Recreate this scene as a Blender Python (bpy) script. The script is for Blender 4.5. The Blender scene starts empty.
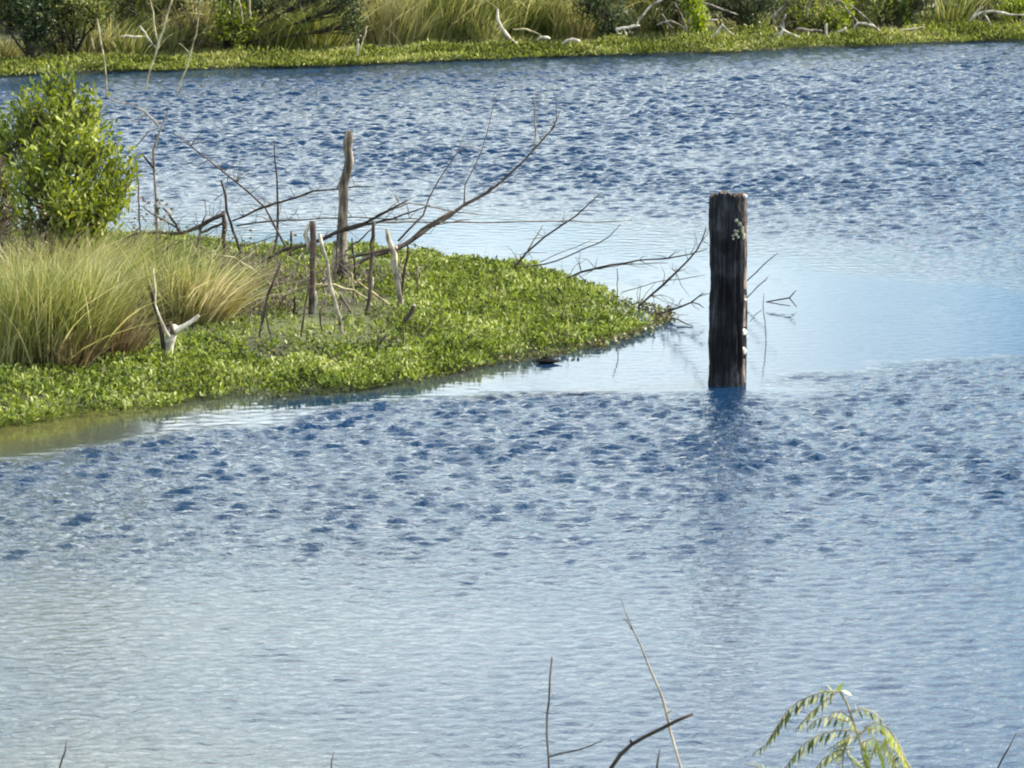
import bpy, math, random
import numpy as np
from mathutils import Vector

random.seed(7)
R = np.random.RandomState(11)
S = bpy.context.scene
COL = S.collection

# ------------------------------------------------------------------ camera
EYE = np.array([0.0, 0.0, 4.0])
F = 4000.0                                  # focal length in pixels (long phone zoom)
PITCH = math.atan(689.0 / F)
cam_d = bpy.data.cameras.new('camera')
cam = bpy.data.objects.new('camera', cam_d)
COL.objects.link(cam)
cam.location = EYE
cam.rotation_euler = (math.pi / 2 - PITCH, 0, 0)
cam_d.sensor_width = 36
cam_d.lens = F / 1024 * 36
cam_d.clip_start = 0.1
cam_d.clip_end = 3000
cam_d.dof.use_dof = True
cam_d.dof.focus_distance = 24.0
cam_d.dof.aperture_fstop = 30.0
S.camera = cam

# ------------------------------------------------------------------ sky, sun, exposure
SUN_EL, SUN_AZ = math.radians(36), math.radians(72)      # azimuth clockwise from +Y
w = bpy.data.worlds.new('World')
S.world = w
w.use_nodes = True
nt = w.node_tree
nt.nodes.clear()


def nd(nt, typ, **kw):
    n = nt.nodes.new(typ)
    for k, v in kw.items():
        if k in n.inputs.keys() if isinstance(k, str) else False:
            n.inputs[k].default_value = v
        else:
            setattr(n, k, v)
    return n


def inp(n, **kw):
    for k, v in kw.items():
        n.inputs[k.replace('_', ' ')].default_value = v
    return n


sky = nd(nt, 'ShaderNodeTexSky')
sky.sky_type = 'NISHITA'
sky.sun_disc = False
sky.sun_elevation = SUN_EL
sky.sun_rotation = SUN_AZ
sky.air_density = 1.0
sky.dust_density = 0.3
sky.ozone_density = 2.6
tc = nd(nt, 'ShaderNodeTexCoord')
sep = nd(nt, 'ShaderNodeSeparateXYZ')
nt.links.new(tc.outputs['Generated'], sep.inputs[0])
zc = nd(nt, 'ShaderNodeMath', operation='MAXIMUM'); zc.inputs[1].default_value = 0.0
nt.links.new(sep.outputs['Z'], zc.inputs[0])
za = nd(nt, 'ShaderNodeMath', operation='ADD'); za.inputs[1].default_value = 0.12
nt.links.new(zc.outputs[0], za.inputs[0])
dv = nd(nt, 'ShaderNodeVectorMath', operation='DIVIDE')
cb = nd(nt, 'ShaderNodeCombineXYZ')
for i in range(3):
    nt.links.new(za.outputs[0], cb.inputs[i])
nt.links.new(tc.outputs['Generated'], dv.inputs[0])
nt.links.new(cb.outputs[0], dv.inputs[1])
mp = nd(nt, 'ShaderNodeMapping')
mp.inputs['Location'].default_value = (1.65, 0.7, 0)
mp.inputs['Scale'].default_value = (1, 1, 0)
nt.links.new(dv.outputs[0], mp.inputs['Vector'])
cn = nd(nt, 'ShaderNodeTexNoise'); inp(cn, Scale=0.9, Detail=7.0, Roughness=0.55, Distortion=0.3)
nt.links.new(mp.outputs[0], cn.inputs['Vector'])
cr = nd(nt, 'ShaderNodeValToRGB')
cr.color_ramp.elements[0].position = 0.44
cr.color_ramp.elements[1].position = 0.62
cr.color_ramp.elements[1].color = (0.66, 0.66, 0.66, 1)
nt.links.new(cn.outputs['Fac'], cr.inputs[0])
mx = nd(nt, 'ShaderNodeMix', data_type='RGBA')
thin = nd(nt, 'ShaderNodeMapRange')                        # the cloud deck thins out towards the horizon
inp(thin, **{'From_Min': .08, 'From_Max': .16, 'To_Min': .12, 'To_Max': 1.0})
nt.links.new(zc.outputs[0], thin.inputs['Value'])
cm = nd(nt, 'ShaderNodeMath', operation='MULTIPLY')
nt.links.new(cr.outputs[0], cm.inputs[0]); nt.links.new(thin.outputs[0], cm.inputs[1])
nt.links.new(cm.outputs[0], mx.inputs[0])
hsv = nd(nt, 'ShaderNodeHueSaturation'); inp(hsv, Hue=0.496, Saturation=1.45, Value=.86)
nt.links.new(sky.outputs[0], hsv.inputs['Color']); nt.links.new(hsv.outputs[0], mx.inputs[6])
mx.inputs[7].default_value = (22.5, 23.3, 21.2, 1)       # sunlit cloud, in the sky texture's own units
bg = nd(nt, 'ShaderNodeBackground')
bg.inputs['Strength'].default_value = 0.1
nt.links.new(mx.outputs[2], bg.inputs['Color'])
wo = nd(nt, 'ShaderNodeOutputWorld')
nt.links.new(bg.outputs[0], wo.inputs['Surface'])

sd = bpy.data.lights.new('sun', 'SUN')
sd.energy = 5.0
sd.angle = math.radians(0.5)
sd.color = (1.0, 0.90, 0.74)
so = bpy.data.objects.new('sun', sd)
COL.objects.link(so)
sv = Vector((math.sin(SUN_AZ) * math.cos(SUN_EL), math.cos(SUN_AZ) * math.cos(SUN_EL), math.sin(SUN_EL)))
so.rotation_euler = sv.to_track_quat('Z', 'Y').to_euler()
so.location = (30, 10, 30)

S.view_settings.view_transform = 'Standard'
S.view_settings.look = 'None'
S.view_settings.gamma = 1.0
S.view_settings.exposure = 1.0
S.render.engine = 'CYCLES'
S.cycles.filter_width = 2.0
S.cycles.max_bounces = 8
S.cycles.transparent_max_bounces = 8
S.cycles.sample_clamp_indirect = 4.0

# ------------------------------------------------------------------ placing helpers
cp, sp = math.cos(PITCH), math.sin(PITCH)


def ray(px, py):
    a, b = (px - 512.0) / F, (384.0 - py) / F
    return np.array([a, cp + b * sp, -sp + b * cp])


def G(px, py, z=0.0):
    """the place on level z that shows at this pixel"""
    d = ray(px, py)
    return EYE + d * ((z - EYE[2]) / d[2])


def at(px, py, Y):
    """the place at distance Y that shows at this pixel"""
    d = ray(px, py)
    return EYE + d * (Y / d[1])


def rowY(py, z=0.0):
    return G(512, py, z)[1]


# ------------------------------------------------------------------ mesh helpers
def link(name, me, mat=None, parent=None):
    o = bpy.data.objects.new(name, me)
    COL.objects.link(o)
    if mat is not None and me is not None and not me.materials:
        me.materials.append(mat)
    if parent is not None:
        o.parent = parent
    return o


def tri_mesh(name, v, f, smooth=False):
    """fast mesh from an (n,3) vertex array and an (m,k) face array"""
    me = bpy.data.meshes.new(name)
    v = np.ascontiguousarray(v, dtype=np.float32)
    f = np.ascontiguousarray(f, dtype=np.int32)
    k = f.shape[1]
    me.vertices.add(len(v)); me.vertices.foreach_set('co', v.ravel())
    me.loops.add(f.size); me.loops.foreach_set('vertex_index', f.ravel())
    me.polygons.add(len(f))
    me.polygons.foreach_set('loop_start', np.arange(0, f.size, k, dtype=np.int32))
    me.polygons.foreach_set('loop_total', np.full(len(f), k, dtype=np.int32))
    if smooth:
        me.polygons.foreach_set('use_smooth', np.ones(len(f), dtype=bool))
    me.update(calc_edges=True)
    me.validate()
    return me


def tag(o, label=None, cat=None, group=None, kind=None):
    if label: o['label'] = label
    if cat: o['category'] = cat
    if group: o['group'] = group
    if kind: o['kind'] = kind
    return o


def empty(name, loc):
    o = bpy.data.objects.new(name, None)
    COL.objects.link(o)
    o.location = loc
    return o


def norm(a):
    return a / np.maximum(np.linalg.norm(a, axis=-1, keepdims=True), 1e-9)


def tube_data(pts, rad, n=7, rough=0.0, cap=True):
    pts = np.array(pts, float); m = len(pts)
    rad = np.array(rad, float)
    t = norm(np.gradient(pts, axis=0))
    ref = np.array([0, 1.0, 0.0])
    if abs(t[0] @ ref) > 0.9: ref = np.array([1.0, 0, 0])
    vs = []
    u = norm(np.cross(t[0], ref))
    for i in range(m):
        u = norm(u - t[i] * (u @ t[i]))
        b = np.cross(t[i], u)
        for k in range(n):
            a = 2 * math.pi * k / n
            r = rad[i] * (1 + rough * (R.rand() - 0.5) * 2)
            vs.append(pts[i] + (u * math.cos(a) + b * math.sin(a)) * r)
    fs = []
    for i in range(m - 1):
        for k in range(n):
            a, b2 = i * n + k, i * n + (k + 1) % n
            fs.append((a, b2, b2 + n)); fs.append((a, b2 + n, a + n))
    if cap:
        for e in (0, m - 1):
            vs.append(pts[e]); c = len(vs) - 1
            for k in range(n):
                a, b2 = e * n + k, e * n + (k + 1) % n
                fs.append((c, b2, a) if e == 0 else (c, a, b2))
    return np.array(vs), np.array(fs)


def densify(pts, rad, step, wob):
    """subdivide a polyline smoothly and shake it a little"""
    pts = np.array(pts, float); rad = np.array(rad, float)
    op, orr = [], []
    for i in range(len(pts) - 1):
        p0 = pts[max(i - 1, 0)]; p1 = pts[i]; p2 = pts[i + 1]; p3 = pts[min(i + 2, len(pts) - 1)]
        L = np.linalg.norm(p2 - p1); n = max(1, int(L / step))
        for k in range(n):
            t = k / n
            p = 0.5 * ((2 * p1) + (-p0 + p2) * t + (2 * p0 - 5 * p1 + 4 * p2 - p3) * t * t + (-p0 + 3 * p1 - 3 * p2 + p3) * t ** 3)
            p = 0.6 * p + 0.4 * (p1 + (p2 - p1) * t)
            if k or i: p = p + R.randn(3) * wob
            op.append(p); orr.append(rad[i] + (rad[i + 1] - rad[i]) * t)
    op.append(pts[-1]); orr.append(rad[-1])
    return np.array(op), np.array(orr)


def join(parts):
    vs, fs, o = [], [], 0
    for v, f in parts:
        vs.append(v); fs.append(np.array(f) + o); o += len(v)
    return np.vstack(vs), np.vstack(fs)


def leaves(c, d, size, wid, fold=0.25, droop=0.15):
    """pointed oval leaves: centre of the base, axis, length, width ratio. 6 vertices, 4 triangles each"""
    n = len(c)
    d = norm(d)
    rnd = norm(R.randn(n, 3))
    s = norm(np.cross(d, rnd)); nn = np.cross(s, d)
    L = size[:, None]; W = (size * wid)[:, None]
    dz = np.zeros((n, 3)); dz[:, 2] = -1
    v = np.stack([c,
                  c + d * L * .35 + s * W * .5 + nn * W * fold,
                  c + d * L * .35 - s * W * .5 + nn * W * fold,
                  c + d * L * .72 + s * W * .38 + nn * W * fold + dz * L * droop * .5,
                  c + d * L * .72 - s * W * .38 + nn * W * fold + dz * L * droop * .5,
                  c + d * L + dz * L * droop], axis=1).reshape(-1, 3)
    base = np.arange(n)[:, None, None] * 6
    f = (base + np.array([[0, 2, 1], [1, 2, 4], [1, 4, 3], [3, 4, 5]])[None]).reshape(-1, 3)
    return v, f


def blades(root, top, droop, wid, seg=5):
    """grass blades: each bends from its root towards top and sags by droop (vector)"""
    n = len(root)
    ax = top - root
    side = norm(np.cross(ax, R.randn(n, 3)))
    vs = []
    for i in range(seg + 1):
        t = i / seg
        p = root + ax * t + droop * (t ** 2.6)
        wv = (wid * (1 - t ** 1.8) * (0.55 + 0.9 * min(t * 3, 0.5)))[:, None]
        vs += [p + side * wv, p - side * wv]
    v = np.stack(vs, axis=1).reshape(-1, 3)
    base = np.arange(n)[:, None, None] * (2 * (seg + 1))
    fl = []
    for i in range(seg):
        a = 2 * i
        fl += [[a, a + 1, a + 3], [a, a + 3, a + 2]]
    f = (base + np.array(fl)[None]).reshape(-1, 3)
    return v, f


def poly_dist(x, y, poly):
    """signed distance to a polygon, negative inside"""
    x = np.asarray(x, float); y = np.asarray(y, float)
    d = np.full(x.shape, 1e9); ins = np.zeros(x.shape, bool)
    n = len(poly)
    for i in range(n):
        ax, ay = poly[i]; bx, by = poly[(i + 1) % n]
        ex, ey = bx - ax, by - ay
        t = np.clip(((x - ax) * ex + (y - ay) * ey) / (ex * ex + ey * ey + 1e-12), 0, 1)
        d = np.minimum(d, np.hypot(x - ax - t * ex, y - ay - t * ey))
        if ay != by:
            c = ((ay > y) != (by > y)) & (x < (bx - ax) * (y - ay) / (by - ay) + ax)
            ins ^= c
    return np.where(ins, -d, d)


def sstep(a, b, x):
    t = np.clip((x - a) / (b - a), 0, 1)
    return t * t * (3 - 2 * t)


# cheap smooth 2-d noise
_tab = R.rand(256, 256)


def vnoise(x, y, s=1.0, o=0):
    x = np.asarray(x, float) * s + o * 17.3 + 1000; y = np.asarray(y, float) * s + o * 9.1 + 1000
    xi = np.floor(x).astype(int); yi = np.floor(y).astype(int)
    fx = x - xi; fy = y - yi
    fx = fx * fx * (3 - 2 * fx); fy = fy * fy * (3 - 2 * fy)
    g = lambda a, b: _tab[a % 256, b % 256]
    return (g(xi, yi) * (1 - fx) + g(xi + 1, yi) * fx) * (1 - fy) + (g(xi, yi + 1) * (1 - fx) + g(xi + 1, yi + 1) * fx) * fy


# ------------------------------------------------------------------ materials
def mat_new(name):
    m = bpy.data.materials.new(name); m.use_nodes = True
    m.node_tree.nodes.clear()
    return m, m.node_tree


def ramp(nt, cols, pos=None):
    r = nd(nt, 'ShaderNodeValToRGB')
    e = r.color_ramp.elements
    n = len(cols)
    while len(e) < n: e.new(0.5)
    for i, c in enumerate(cols):
        e[i].position = pos[i] if pos else i / (n - 1)
        e[i].color = (*c, 1)
    return r


def foliage_mat(name, cols, pos=None, trans=0.4, rough=0.45, spec=0.35, patch=1.5):
    m, t = mat_new(name)
    g = nd(t, 'ShaderNodeNewGeometry')
    tcx = nd(t, 'ShaderNodeTexCoord')
    nz = nd(t, 'ShaderNodeTexNoise'); inp(nz, Scale=patch, Detail=2.0)
    t.links.new(g.outputs['Position'], nz.inputs['Vector'])
    ad = nd(t, 'ShaderNodeMath', operation='MULTIPLY_ADD')
    t.links.new(nz.outputs['Fac'], ad.inputs[0]); ad.inputs[1].default_value = 1.4; ad.inputs[2].default_value = -0.7
    a2 = nd(t, 'ShaderNodeMath', operation='ADD'); a2.use_clamp = True
    t.links.new(g.outputs['Random Per Island'], a2.inputs[0]); t.links.new(ad.outputs[0], a2.inputs[1])
    r = ramp(t, cols, pos)
    t.links.new(a2.outputs[0], r.inputs[0])
    p = nd(t, 'ShaderNodeBsdfPrincipled'); inp(p, Roughness=rough)
    p.inputs['Specular IOR Level'].default_value = spec
    t.links.new(r.outputs[0], p.inputs['Base Color'])
    tr = nd(t, 'ShaderNodeBsdfTranslucent')
    hs = nd(t, 'ShaderNodeHueSaturation'); inp(hs, Hue=0.49, Saturation=1.15, Value=1.35)
    t.links.new(r.outputs[0], hs.inputs['Color']); t.links.new(hs.outputs[0], tr.inputs['Color'])
    ms = nd(t, 'ShaderNodeMixShader'); ms.inputs[0].default_value = trans
    t.links.new(p.outputs[0], ms.inputs[1]); t.links.new(tr.outputs[0], ms.inputs[2])
    o = nd(t, 'ShaderNodeOutputMaterial'); t.links.new(ms.outputs[0], o.inputs['Surface'])
    return m


def wood_mat(name, cols, scale=30.0, stretch=0.12, bump=0.4, rough=0.85, pos=None):
    m, t = mat_new(name)
    tcx = nd(t, 'ShaderNodeTexCoord')
    mpg = nd(t, 'ShaderNodeMapping'); mpg.inputs['Scale'].default_value = (1, 1, stretch)
    t.links.new(tcx.outputs['Object'], mpg.inputs['Vector'])
    nz = nd(t, 'ShaderNodeTexNoise'); inp(nz, Scale=scale, Detail=6.0, Roughness=0.65)
    t.links.new(mpg.outputs[0], nz.inputs['Vector'])
    r = ramp(t, cols, pos)
    t.links.new(nz.outputs['Fac'], r.inputs[0])
    p = nd(t, 'ShaderNodeBsdfPrincipled'); inp(p, Roughness=rough)
    p.inputs['Specular IOR Level'].default_value = 0.25
    nb_ = nd(t, 'ShaderNodeTexNoise'); inp(nb_, Scale=9.0, Detail=4.0, Roughness=.6)
    t.links.new(tcx.outputs['Object'], nb_.inputs['Vector'])
    rb = ramp(t, [(.35, .33, .32), (.85, .83, .80), (1.25, 1.22, 1.18)], [.38, .52, .66])
    t.links.new(nb_.outputs['Fac'], rb.inputs[0])
    mb = nd(t, 'ShaderNodeMix', data_type='RGBA', blend_type='MULTIPLY'); mb.inputs[0].default_value = 1
    t.links.new(r.outputs[0], mb.inputs[6]); t.links.new(rb.outputs[0], mb.inputs[7])
    t.links.new(mb.outputs[2], p.inputs['Base Color'])
    b = nd(t, 'ShaderNodeBump'); inp(b, Strength=bump, Distance=0.01)
    t.links.new(nz.outputs['Fac'], b.inputs['Height']); t.links.new(b.outputs[0], p.inputs['Normal'])
    o = nd(t, 'ShaderNodeOutputMaterial'); t.links.new(p.outputs[0], o.inputs['Surface'])
    return m


M = {}
M['mat_leaf'] = foliage_mat('weed_leaf', [(.03, .042, .014), (.095, .135, .026), (.185, .25, .045), (.29, .35, .08), (.48, .51, .23)], [0, .30, .62, .9, 1], trans=.35, patch=2.2, rough=.6, spec=.2)
M['mat_leaf_dull'] = foliage_mat('drowned_weed_leaf', [(.06, .075, .03), (.12, .145, .055), (.19, .215, .085), (.34, .34, .20)], trans=.2)
M['shore_leaf'] = foliage_mat('shore_weed_leaf', [(.03, .04, .012), (.10, .125, .026), (.19, .23, .045), (.30, .33, .08), (.46, .45, .20)], [0, .3, .62, .9, 1], trans=.3, patch=1.4, rough=.7, spec=.15)
M['edge_leaf'] = foliage_mat('brown_edge_leaf', [(.07, .055, .02), (.12, .10, .035), (.12, .17, .04), (.30, .27, .16)], trans=.25)
M['shrub_leaf'] = foliage_mat('shrub_leaf', [(.05, .07, .015), (.12, .16, .024), (.22, .27, .04), (.38, .42, .12)], [0, .32, .7, 1], trans=.4, spec=.35, patch=3)
M['dark_leaf'] = foliage_mat('dark_shrub_leaf', [(.015, .025, .012), (.03, .05, .02), (.06, .09, .03), (.12, .15, .06)], trans=.25, patch=1.2)
M['mid_leaf'] = foliage_mat('mid_shrub_leaf', [(.04, .05, .016), (.12, .14, .035), (.22, .25, .06), (.38, .40, .15)], trans=.35, patch=1.2)
M['lime_leaf'] = foliage_mat('lime_plant_leaf', [(.12, .18, .02), (.22, .30, .03), (.32, .40, .06), (.42, .45, .14)], trans=.4)
M['grass_green'] = foliage_mat('green_grass_blade', [(.09, .12, .03), (.22, .25, .07), (.37, .38, .14), (.58, .54, .30)], [0, .35, .7, 1], trans=.35, patch=2)
M['grass_tan'] = foliage_mat('straw_grass_blade', [(.13, .13, .045), (.30, .27, .10), (.43, .39, .19), (.60, .55, .34)], [0, .4, .75, 1], trans=.3, patch=2)
M['thatch'] = foliage_mat('brown_thatch_blade', [(.05, .035, .018), (.13, .09, .045), (.24, .18, .09), (.36, .30, .17)], trans=.15, patch=3)
M['grass_mixed'] = foliage_mat('mixed_grass_blade', [(.10, .11, .035), (.22, .24, .075), (.36, .34, .14), (.50, .45, .24)], trans=.3, patch=2)
M['grass_olive'] = foliage_mat('olive_grass_blade', [(.03, .04, .014), (.11, .135, .04), (.21, .235, .075), (.42, .39, .20)], trans=.3, patch=1.2)
M['pale_frond'] = foliage_mat('pale_frond_leaf', [(.26, .29, .13), (.42, .44, .22), (.60, .60, .38)], trans=.35)
M['brush_leaf'] = foliage_mat('dry_brush', [(.06, .045, .035), (.16, .12, .09), (.30, .24, .19)], trans=.2)
M['bark_dark'] = wood_mat('dark_wet_bark', [(.02, .016, .014), (.055, .045, .038), (.11, .09, .075)])
M['bark_grey'] = wood_mat('weathered_grey_bark', [(.07, .06, .05), (.22, .19, .165), (.45, .40, .35)], pos=[.3, .5, .7])
M['bark_snag'] = wood_mat('snag_bark', [(.05, .04, .035), (.16, .13, .11), (.50, .45, .39)], pos=[.36, .5, .64], stretch=.1)
M['pale_grey'] = wood_mat('pale_grey_wood', [(.14, .12, .10), (.38, .34, .28), (.62, .57, .49)], pos=[.34, .5, .64], stretch=.1)
M['weathered'] = wood_mat('weathered_driftwood', [(.28, .25, .19), (.48, .44, .36), (.66, .62, .53)], pos=[.3, .45, .6])
M['bark_brown'] = wood_mat('reddish_brown_bark', [(.04, .03, .026), (.11, .08, .07), (.22, .17, .15)], pos=[.3, .5, .7])
M['bleached'] = wood_mat('bleached_wood', [(.40, .35, .28), (.68, .62, .52), (.82, .78, .70)], pos=[.3, .45, .6])
M['straw'] = wood_mat('pale_straw_stalk', [(.25, .22, .12), (.48, .42, .26), (.62, .56, .40)], pos=[.3, .5, .7])
M['twig'] = wood_mat('thin_grey_twig', [(.05, .045, .04), (.12, .105, .095), (.22, .20, .18)], pos=[.3, .5, .7])
M['lichen'] = wood_mat('pale_lichen', [(.20, .24, .16), (.42, .46, .34), (.60, .62, .50)], scale=60, stretch=1)
M['white_spot'] = wood_mat('white_dropping', [(.60, .58, .52), (.75, .73, .68), (.82, .80, .76)], scale=60, stretch=1)
M['black'] = wood_mat('black_wet_wood', [(.003, .003, .004), (.006, .006, .007), (.012, .012, .012)], scale=40, stretch=1, rough=.95)

# ---- post wood: long cracks, mossy grey sheen
m, t = mat_new('weathered_post_wood')
tcx = nd(t, 'ShaderNodeTexCoord')
mpg = nd(t, 'ShaderNodeMapping'); mpg.inputs['Scale'].default_value = (1, 1, .07)
t.links.new(tcx.outputs['Object'], mpg.inputs['Vector'])
n1 = nd(t, 'ShaderNodeTexNoise'); inp(n1, Scale=42.0, Detail=8.0, Roughness=.7, Distortion=.4)
t.links.new(mpg.outputs[0], n1.inputs['Vector'])
r1 = ramp(t, [(.004, .004, .005), (.011, .011, .013), (.030, .031, .033), (.08, .075, .07)], [.34, .48, .62, .78])
t.links.new(n1.outputs['Fac'], r1.inputs[0])
n2 = nd(t, 'ShaderNodeTexNoise'); inp(n2, Scale=5.0, Detail=3.0)
t.links.new(tcx.outputs['Object'], n2.inputs['Vector'])
r2 = ramp(t, [(.4, .42, .46), (1, 1.02, 1.06), (3.6, 3.6, 3.7)], [.3, .5, .70])
t.links.new(n2.outputs['Fac'], r2.inputs[0])
mm = nd(t, 'ShaderNodeMix', data_type='RGBA', blend_type='MULTIPLY'); mm.inputs[0].default_value = 1
t.links.new(r1.outputs[0], mm.inputs[6]); t.links.new(r2.outputs[0], mm.inputs[7])
p = nd(t, 'ShaderNodeBsdfPrincipled'); inp(p, Roughness=.85); p.inputs['Specular IOR Level'].default_value = .2
t.links.new(mm.outputs[2], p.inputs['Base Color'])
b = nd(t, 'ShaderNodeBump'); inp(b, Strength=.9, Distance=.02)
t.links.new(n1.outputs['Fac'], b.inputs['Height']); t.links.new(b.outputs[0], p.inputs['Normal'])
o = nd(t, 'ShaderNodeOutputMaterial'); t.links.new(p.outputs[0], o.inputs['Surface'])
M['post'] = m
M['sapwood'] = wood_mat('pinkish_sapwood', [(.10, .07, .06), (.30, .23, .20), (.50, .42, .38)], scale=50, stretch=.08, pos=[.3, .5, .7])

# ---- water
m, t = mat_new('pond_water')
g = nd(t, 'ShaderNodeNewGeometry')
mpg = nd(t, 'ShaderNodeMapping'); mpg.inputs['Scale'].default_value = (1, 1.0, 1)
t.links.new(g.outputs['Position'], mpg.inputs['Vector'])
nz = nd(t, 'ShaderNodeTexNoise'); inp(nz, Scale=17.0, Detail=4.0, Roughness=.6, Distortion=.8)
t.links.new(mpg.outputs[0], nz.inputs['Vector'])
at1 = nd(t, 'ShaderNodeAttribute'); at1.attribute_name = 'ruffle'
ml = nd(t, 'ShaderNodeMath', operation='MULTIPLY'); ml.inputs[1].default_value = 0.0120
t.links.new(at1.outputs['Fac'], ml.inputs[0])
at2 = nd(t, 'ShaderNodeAttribute'); at2.attribute_name = 'reflect_tint'
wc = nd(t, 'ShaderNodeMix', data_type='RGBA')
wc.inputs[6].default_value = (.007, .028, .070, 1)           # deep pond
wc.inputs[7].default_value = (.085, .085, .032, 1)           # olive bank reflection and sheen, painted as water colour
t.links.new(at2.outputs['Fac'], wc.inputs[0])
b = nd(t, 'ShaderNodeBump'); inp(b, Strength=1.0)
t.links.new(ml.outputs[0], b.inputs['Distance']); t.links.new(nz.outputs['Fac'], b.inputs['Height'])
p = nd(t, 'ShaderNodeBsdfPrincipled'); inp(p, Roughness=.05, IOR=1.333)
p.inputs['Base Color'].default_value = (.008, .026, .060, 1)
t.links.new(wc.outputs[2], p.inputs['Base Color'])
t.links.new(b.outputs[0], p.inputs['Normal'])
o = nd(t, 'ShaderNodeOutputMaterial'); t.links.new(p.outputs[0], o.inputs['Surface'])
M['water'] = m

# ---- ground
m, t = mat_new('muddy_ground')
g = nd(t, 'ShaderNodeNewGeometry')
nz = nd(t, 'ShaderNodeTexNoise'); inp(nz, Scale=1.3, Detail=8.0, Roughness=.65)
t.links.new(g.outputs['Position'], nz.inputs['Vector'])
r1 = ramp(t, [(.035, .03, .018), (.06, .065, .025), (.09, .11, .035), (.15, .15, .07)], [.3, .45, .58, .75])
t.links.new(nz.outputs['Fac'], r1.inputs[0])
p = nd(t, 'ShaderNodeBsdfPrincipled'); inp(p, Roughness=.9)
t.links.new(r1.outputs[0], p.inputs['Base Color'])
b = nd(t, 'ShaderNodeBump'); inp(b, Strength=.8, Distance=.05)
t.links.new(nz.outputs['Fac'], b.inputs['Height']); t.links.new(b.outputs[0], p.inputs['Normal'])
o = nd(t, 'ShaderNodeOutputMaterial'); t.links.new(p.outputs[0], o.inputs['Surface'])
M['ground'] = m

# ------------------------------------------------------------------ terrain and water
MAT_PX = [(-60, 432), (0, 425), (60, 421), (120, 414), (180, 406), (240, 399), (300, 395), (350, 391), (400, 384), (440, 376), (470, 368),
          (500, 362), (540, 357), (570, 352), (596, 344), (622, 335), (636, 326), (642, 318), (628, 309), (608, 302), (580, 291), (550, 282),
          (520, 273), (480, 266), (430, 262), (400, 259), (340, 256), (280, 254), (240, 250), (180, 244), (120, 240), (0, 236), (-60, 236)]
PEN = [tuple(G(*q)[:2]) for q in MAT_PX]
PEN = [(-16.0, PEN[0][1] - 0.6)] + PEN + [(-16.0, PEN[-1][1] + 4)]
shoreA, shoreB = G(0, 77)[:2], G(1024, 41)[:2]
slope = (shoreB[1] - shoreA[1]) / (shoreB[0] - shoreA[0])


def shoreY(x):
    x = np.asarray(x, float)
    xx = np.clip(x, -40, 60)
    return shoreA[1] + slope * (xx - shoreA[0]) + .35 * (vnoise(x, x * 0, .45, 3) - .5) + .15 * (vnoise(x, x * 0, 1.7, 5) - .5)


def ground_h(x, y):
    near = 2.4 * (1 - sstep(1.0, 11.5, y)) - .7 * sstep(7, 13.2, y)
    s = y - shoreY(x)
    far = -.7 + .76 * sstep(-.9, .45, s) + .45 * sstep(.6, 5, s) + .5 * sstep(6, 40, s) * vnoise(x, y, .08, 1)
    h = np.maximum(near, far)
    d = poly_dist(x, y, PEN)
    pen = -.7 + .72 * sstep(.12, -.42, d) + .05 * sstep(-.3, -2.0, d)
    h = np.maximum(h, pen)
    side = -.7 + 1.6 * sstep(13, 20, -x) + 0 * y
    side2 = -.7 + 1.6 * sstep(45, 60, x)
    h = np.maximum(h, np.maximum(side, side2))
    land = sstep(-.2, .1, h)
    return h + .05 * land * (vnoise(x, y, 1.5, 2) - .5)


def axis(a, b, step, lo, hi, grow=1.25):
    c = list(np.arange(a, b + 1e-6, step))
    s = step
    x = a; left = []
    while x > lo:
        s *= grow; x -= s; left.append(x)
    s = step; x = c[-1]; right = []
    while x < hi:
        s *= grow; x += s; right.append(x)
    return np.array(left[::-1] + c + right)


def grid(name, xs, ys, zf, mat, smooth=True):
    X, Y = np.meshgrid(xs, ys)
    Z = zf(X, Y)
    v = np.stack([X, Y, Z], -1).reshape(-1, 3)
    nx, ny = len(xs), len(ys)
    i = (np.arange(ny - 1)[:, None] * nx + np.arange(nx - 1)[None]).ravel()
    f = np.stack([i, i + 1, i + nx + 1, i + nx], 1)
    me = tri_mesh(name, v, f, smooth)
    return link(name, me, mat), X, Y


gnd, _, _ = grid('ground', axis(-14, 10, .15, -900, 900), axis(0, 52, .15, -300, 1500), ground_h, M['ground'])
tag(gnd, kind='structure')

CALM_PX = [(-100, 205), (250, 232), (430, 226), (560, 236), (640, 246), (800, 264), (900, 280), (1024, 298), (1250, 330), (1250, 322), (1024, 350), (940, 361), (850, 373),
           (760, 379), (700, 382), (560, 387), (450, 392), (300, 403), (200, 414), (100, 432), (-100, 450)]
CALM = [tuple(G(*q)[:2]) for q in CALM_PX]


def ruffle(x, y):
    wx = x + .8 * (vnoise(x, y, .7, 7) - .5) + .5 * (vnoise(x, y, 2.2, 17) - .5)
    wy = y + 1.1 * (vnoise(x, y, .9, 8) - .5) + .45 * (vnoise(x * .5, y, 2.6, 9) - .5) + .30 * (vnoise(x * .5, y, 7, 19) - .5)
    d = poly_dist(wx, wy, CALM)
    front = y < 26
    wid = np.where(front & (y < 24.5), .40, 3.6)
    a = .05 + .95 * sstep(-.15, 1.0, d / wid) * (.8 + .4 * vnoise(x * .6, y, 1.2, 27))
    near = .40 + .74 * sstep(16.6, 21.2, y)
    far = 1.0
    lee = sstep(0, 3.0, shoreY(x) - y)
    patch = .82 + .22 * vnoise(x, y, .33, 4) + .18 * vnoise(x * .35, y, 1.1, 14)
    return a * near * far * patch * (.35 + .65 * lee)


comps = []
for i in range(220):
    lam = .075 * (7.0 ** R.rand())
    th = R.randn() * .62 + math.pi / 2 + .12
    comps.append((lam, th, R.rand() * 6.283))


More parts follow.
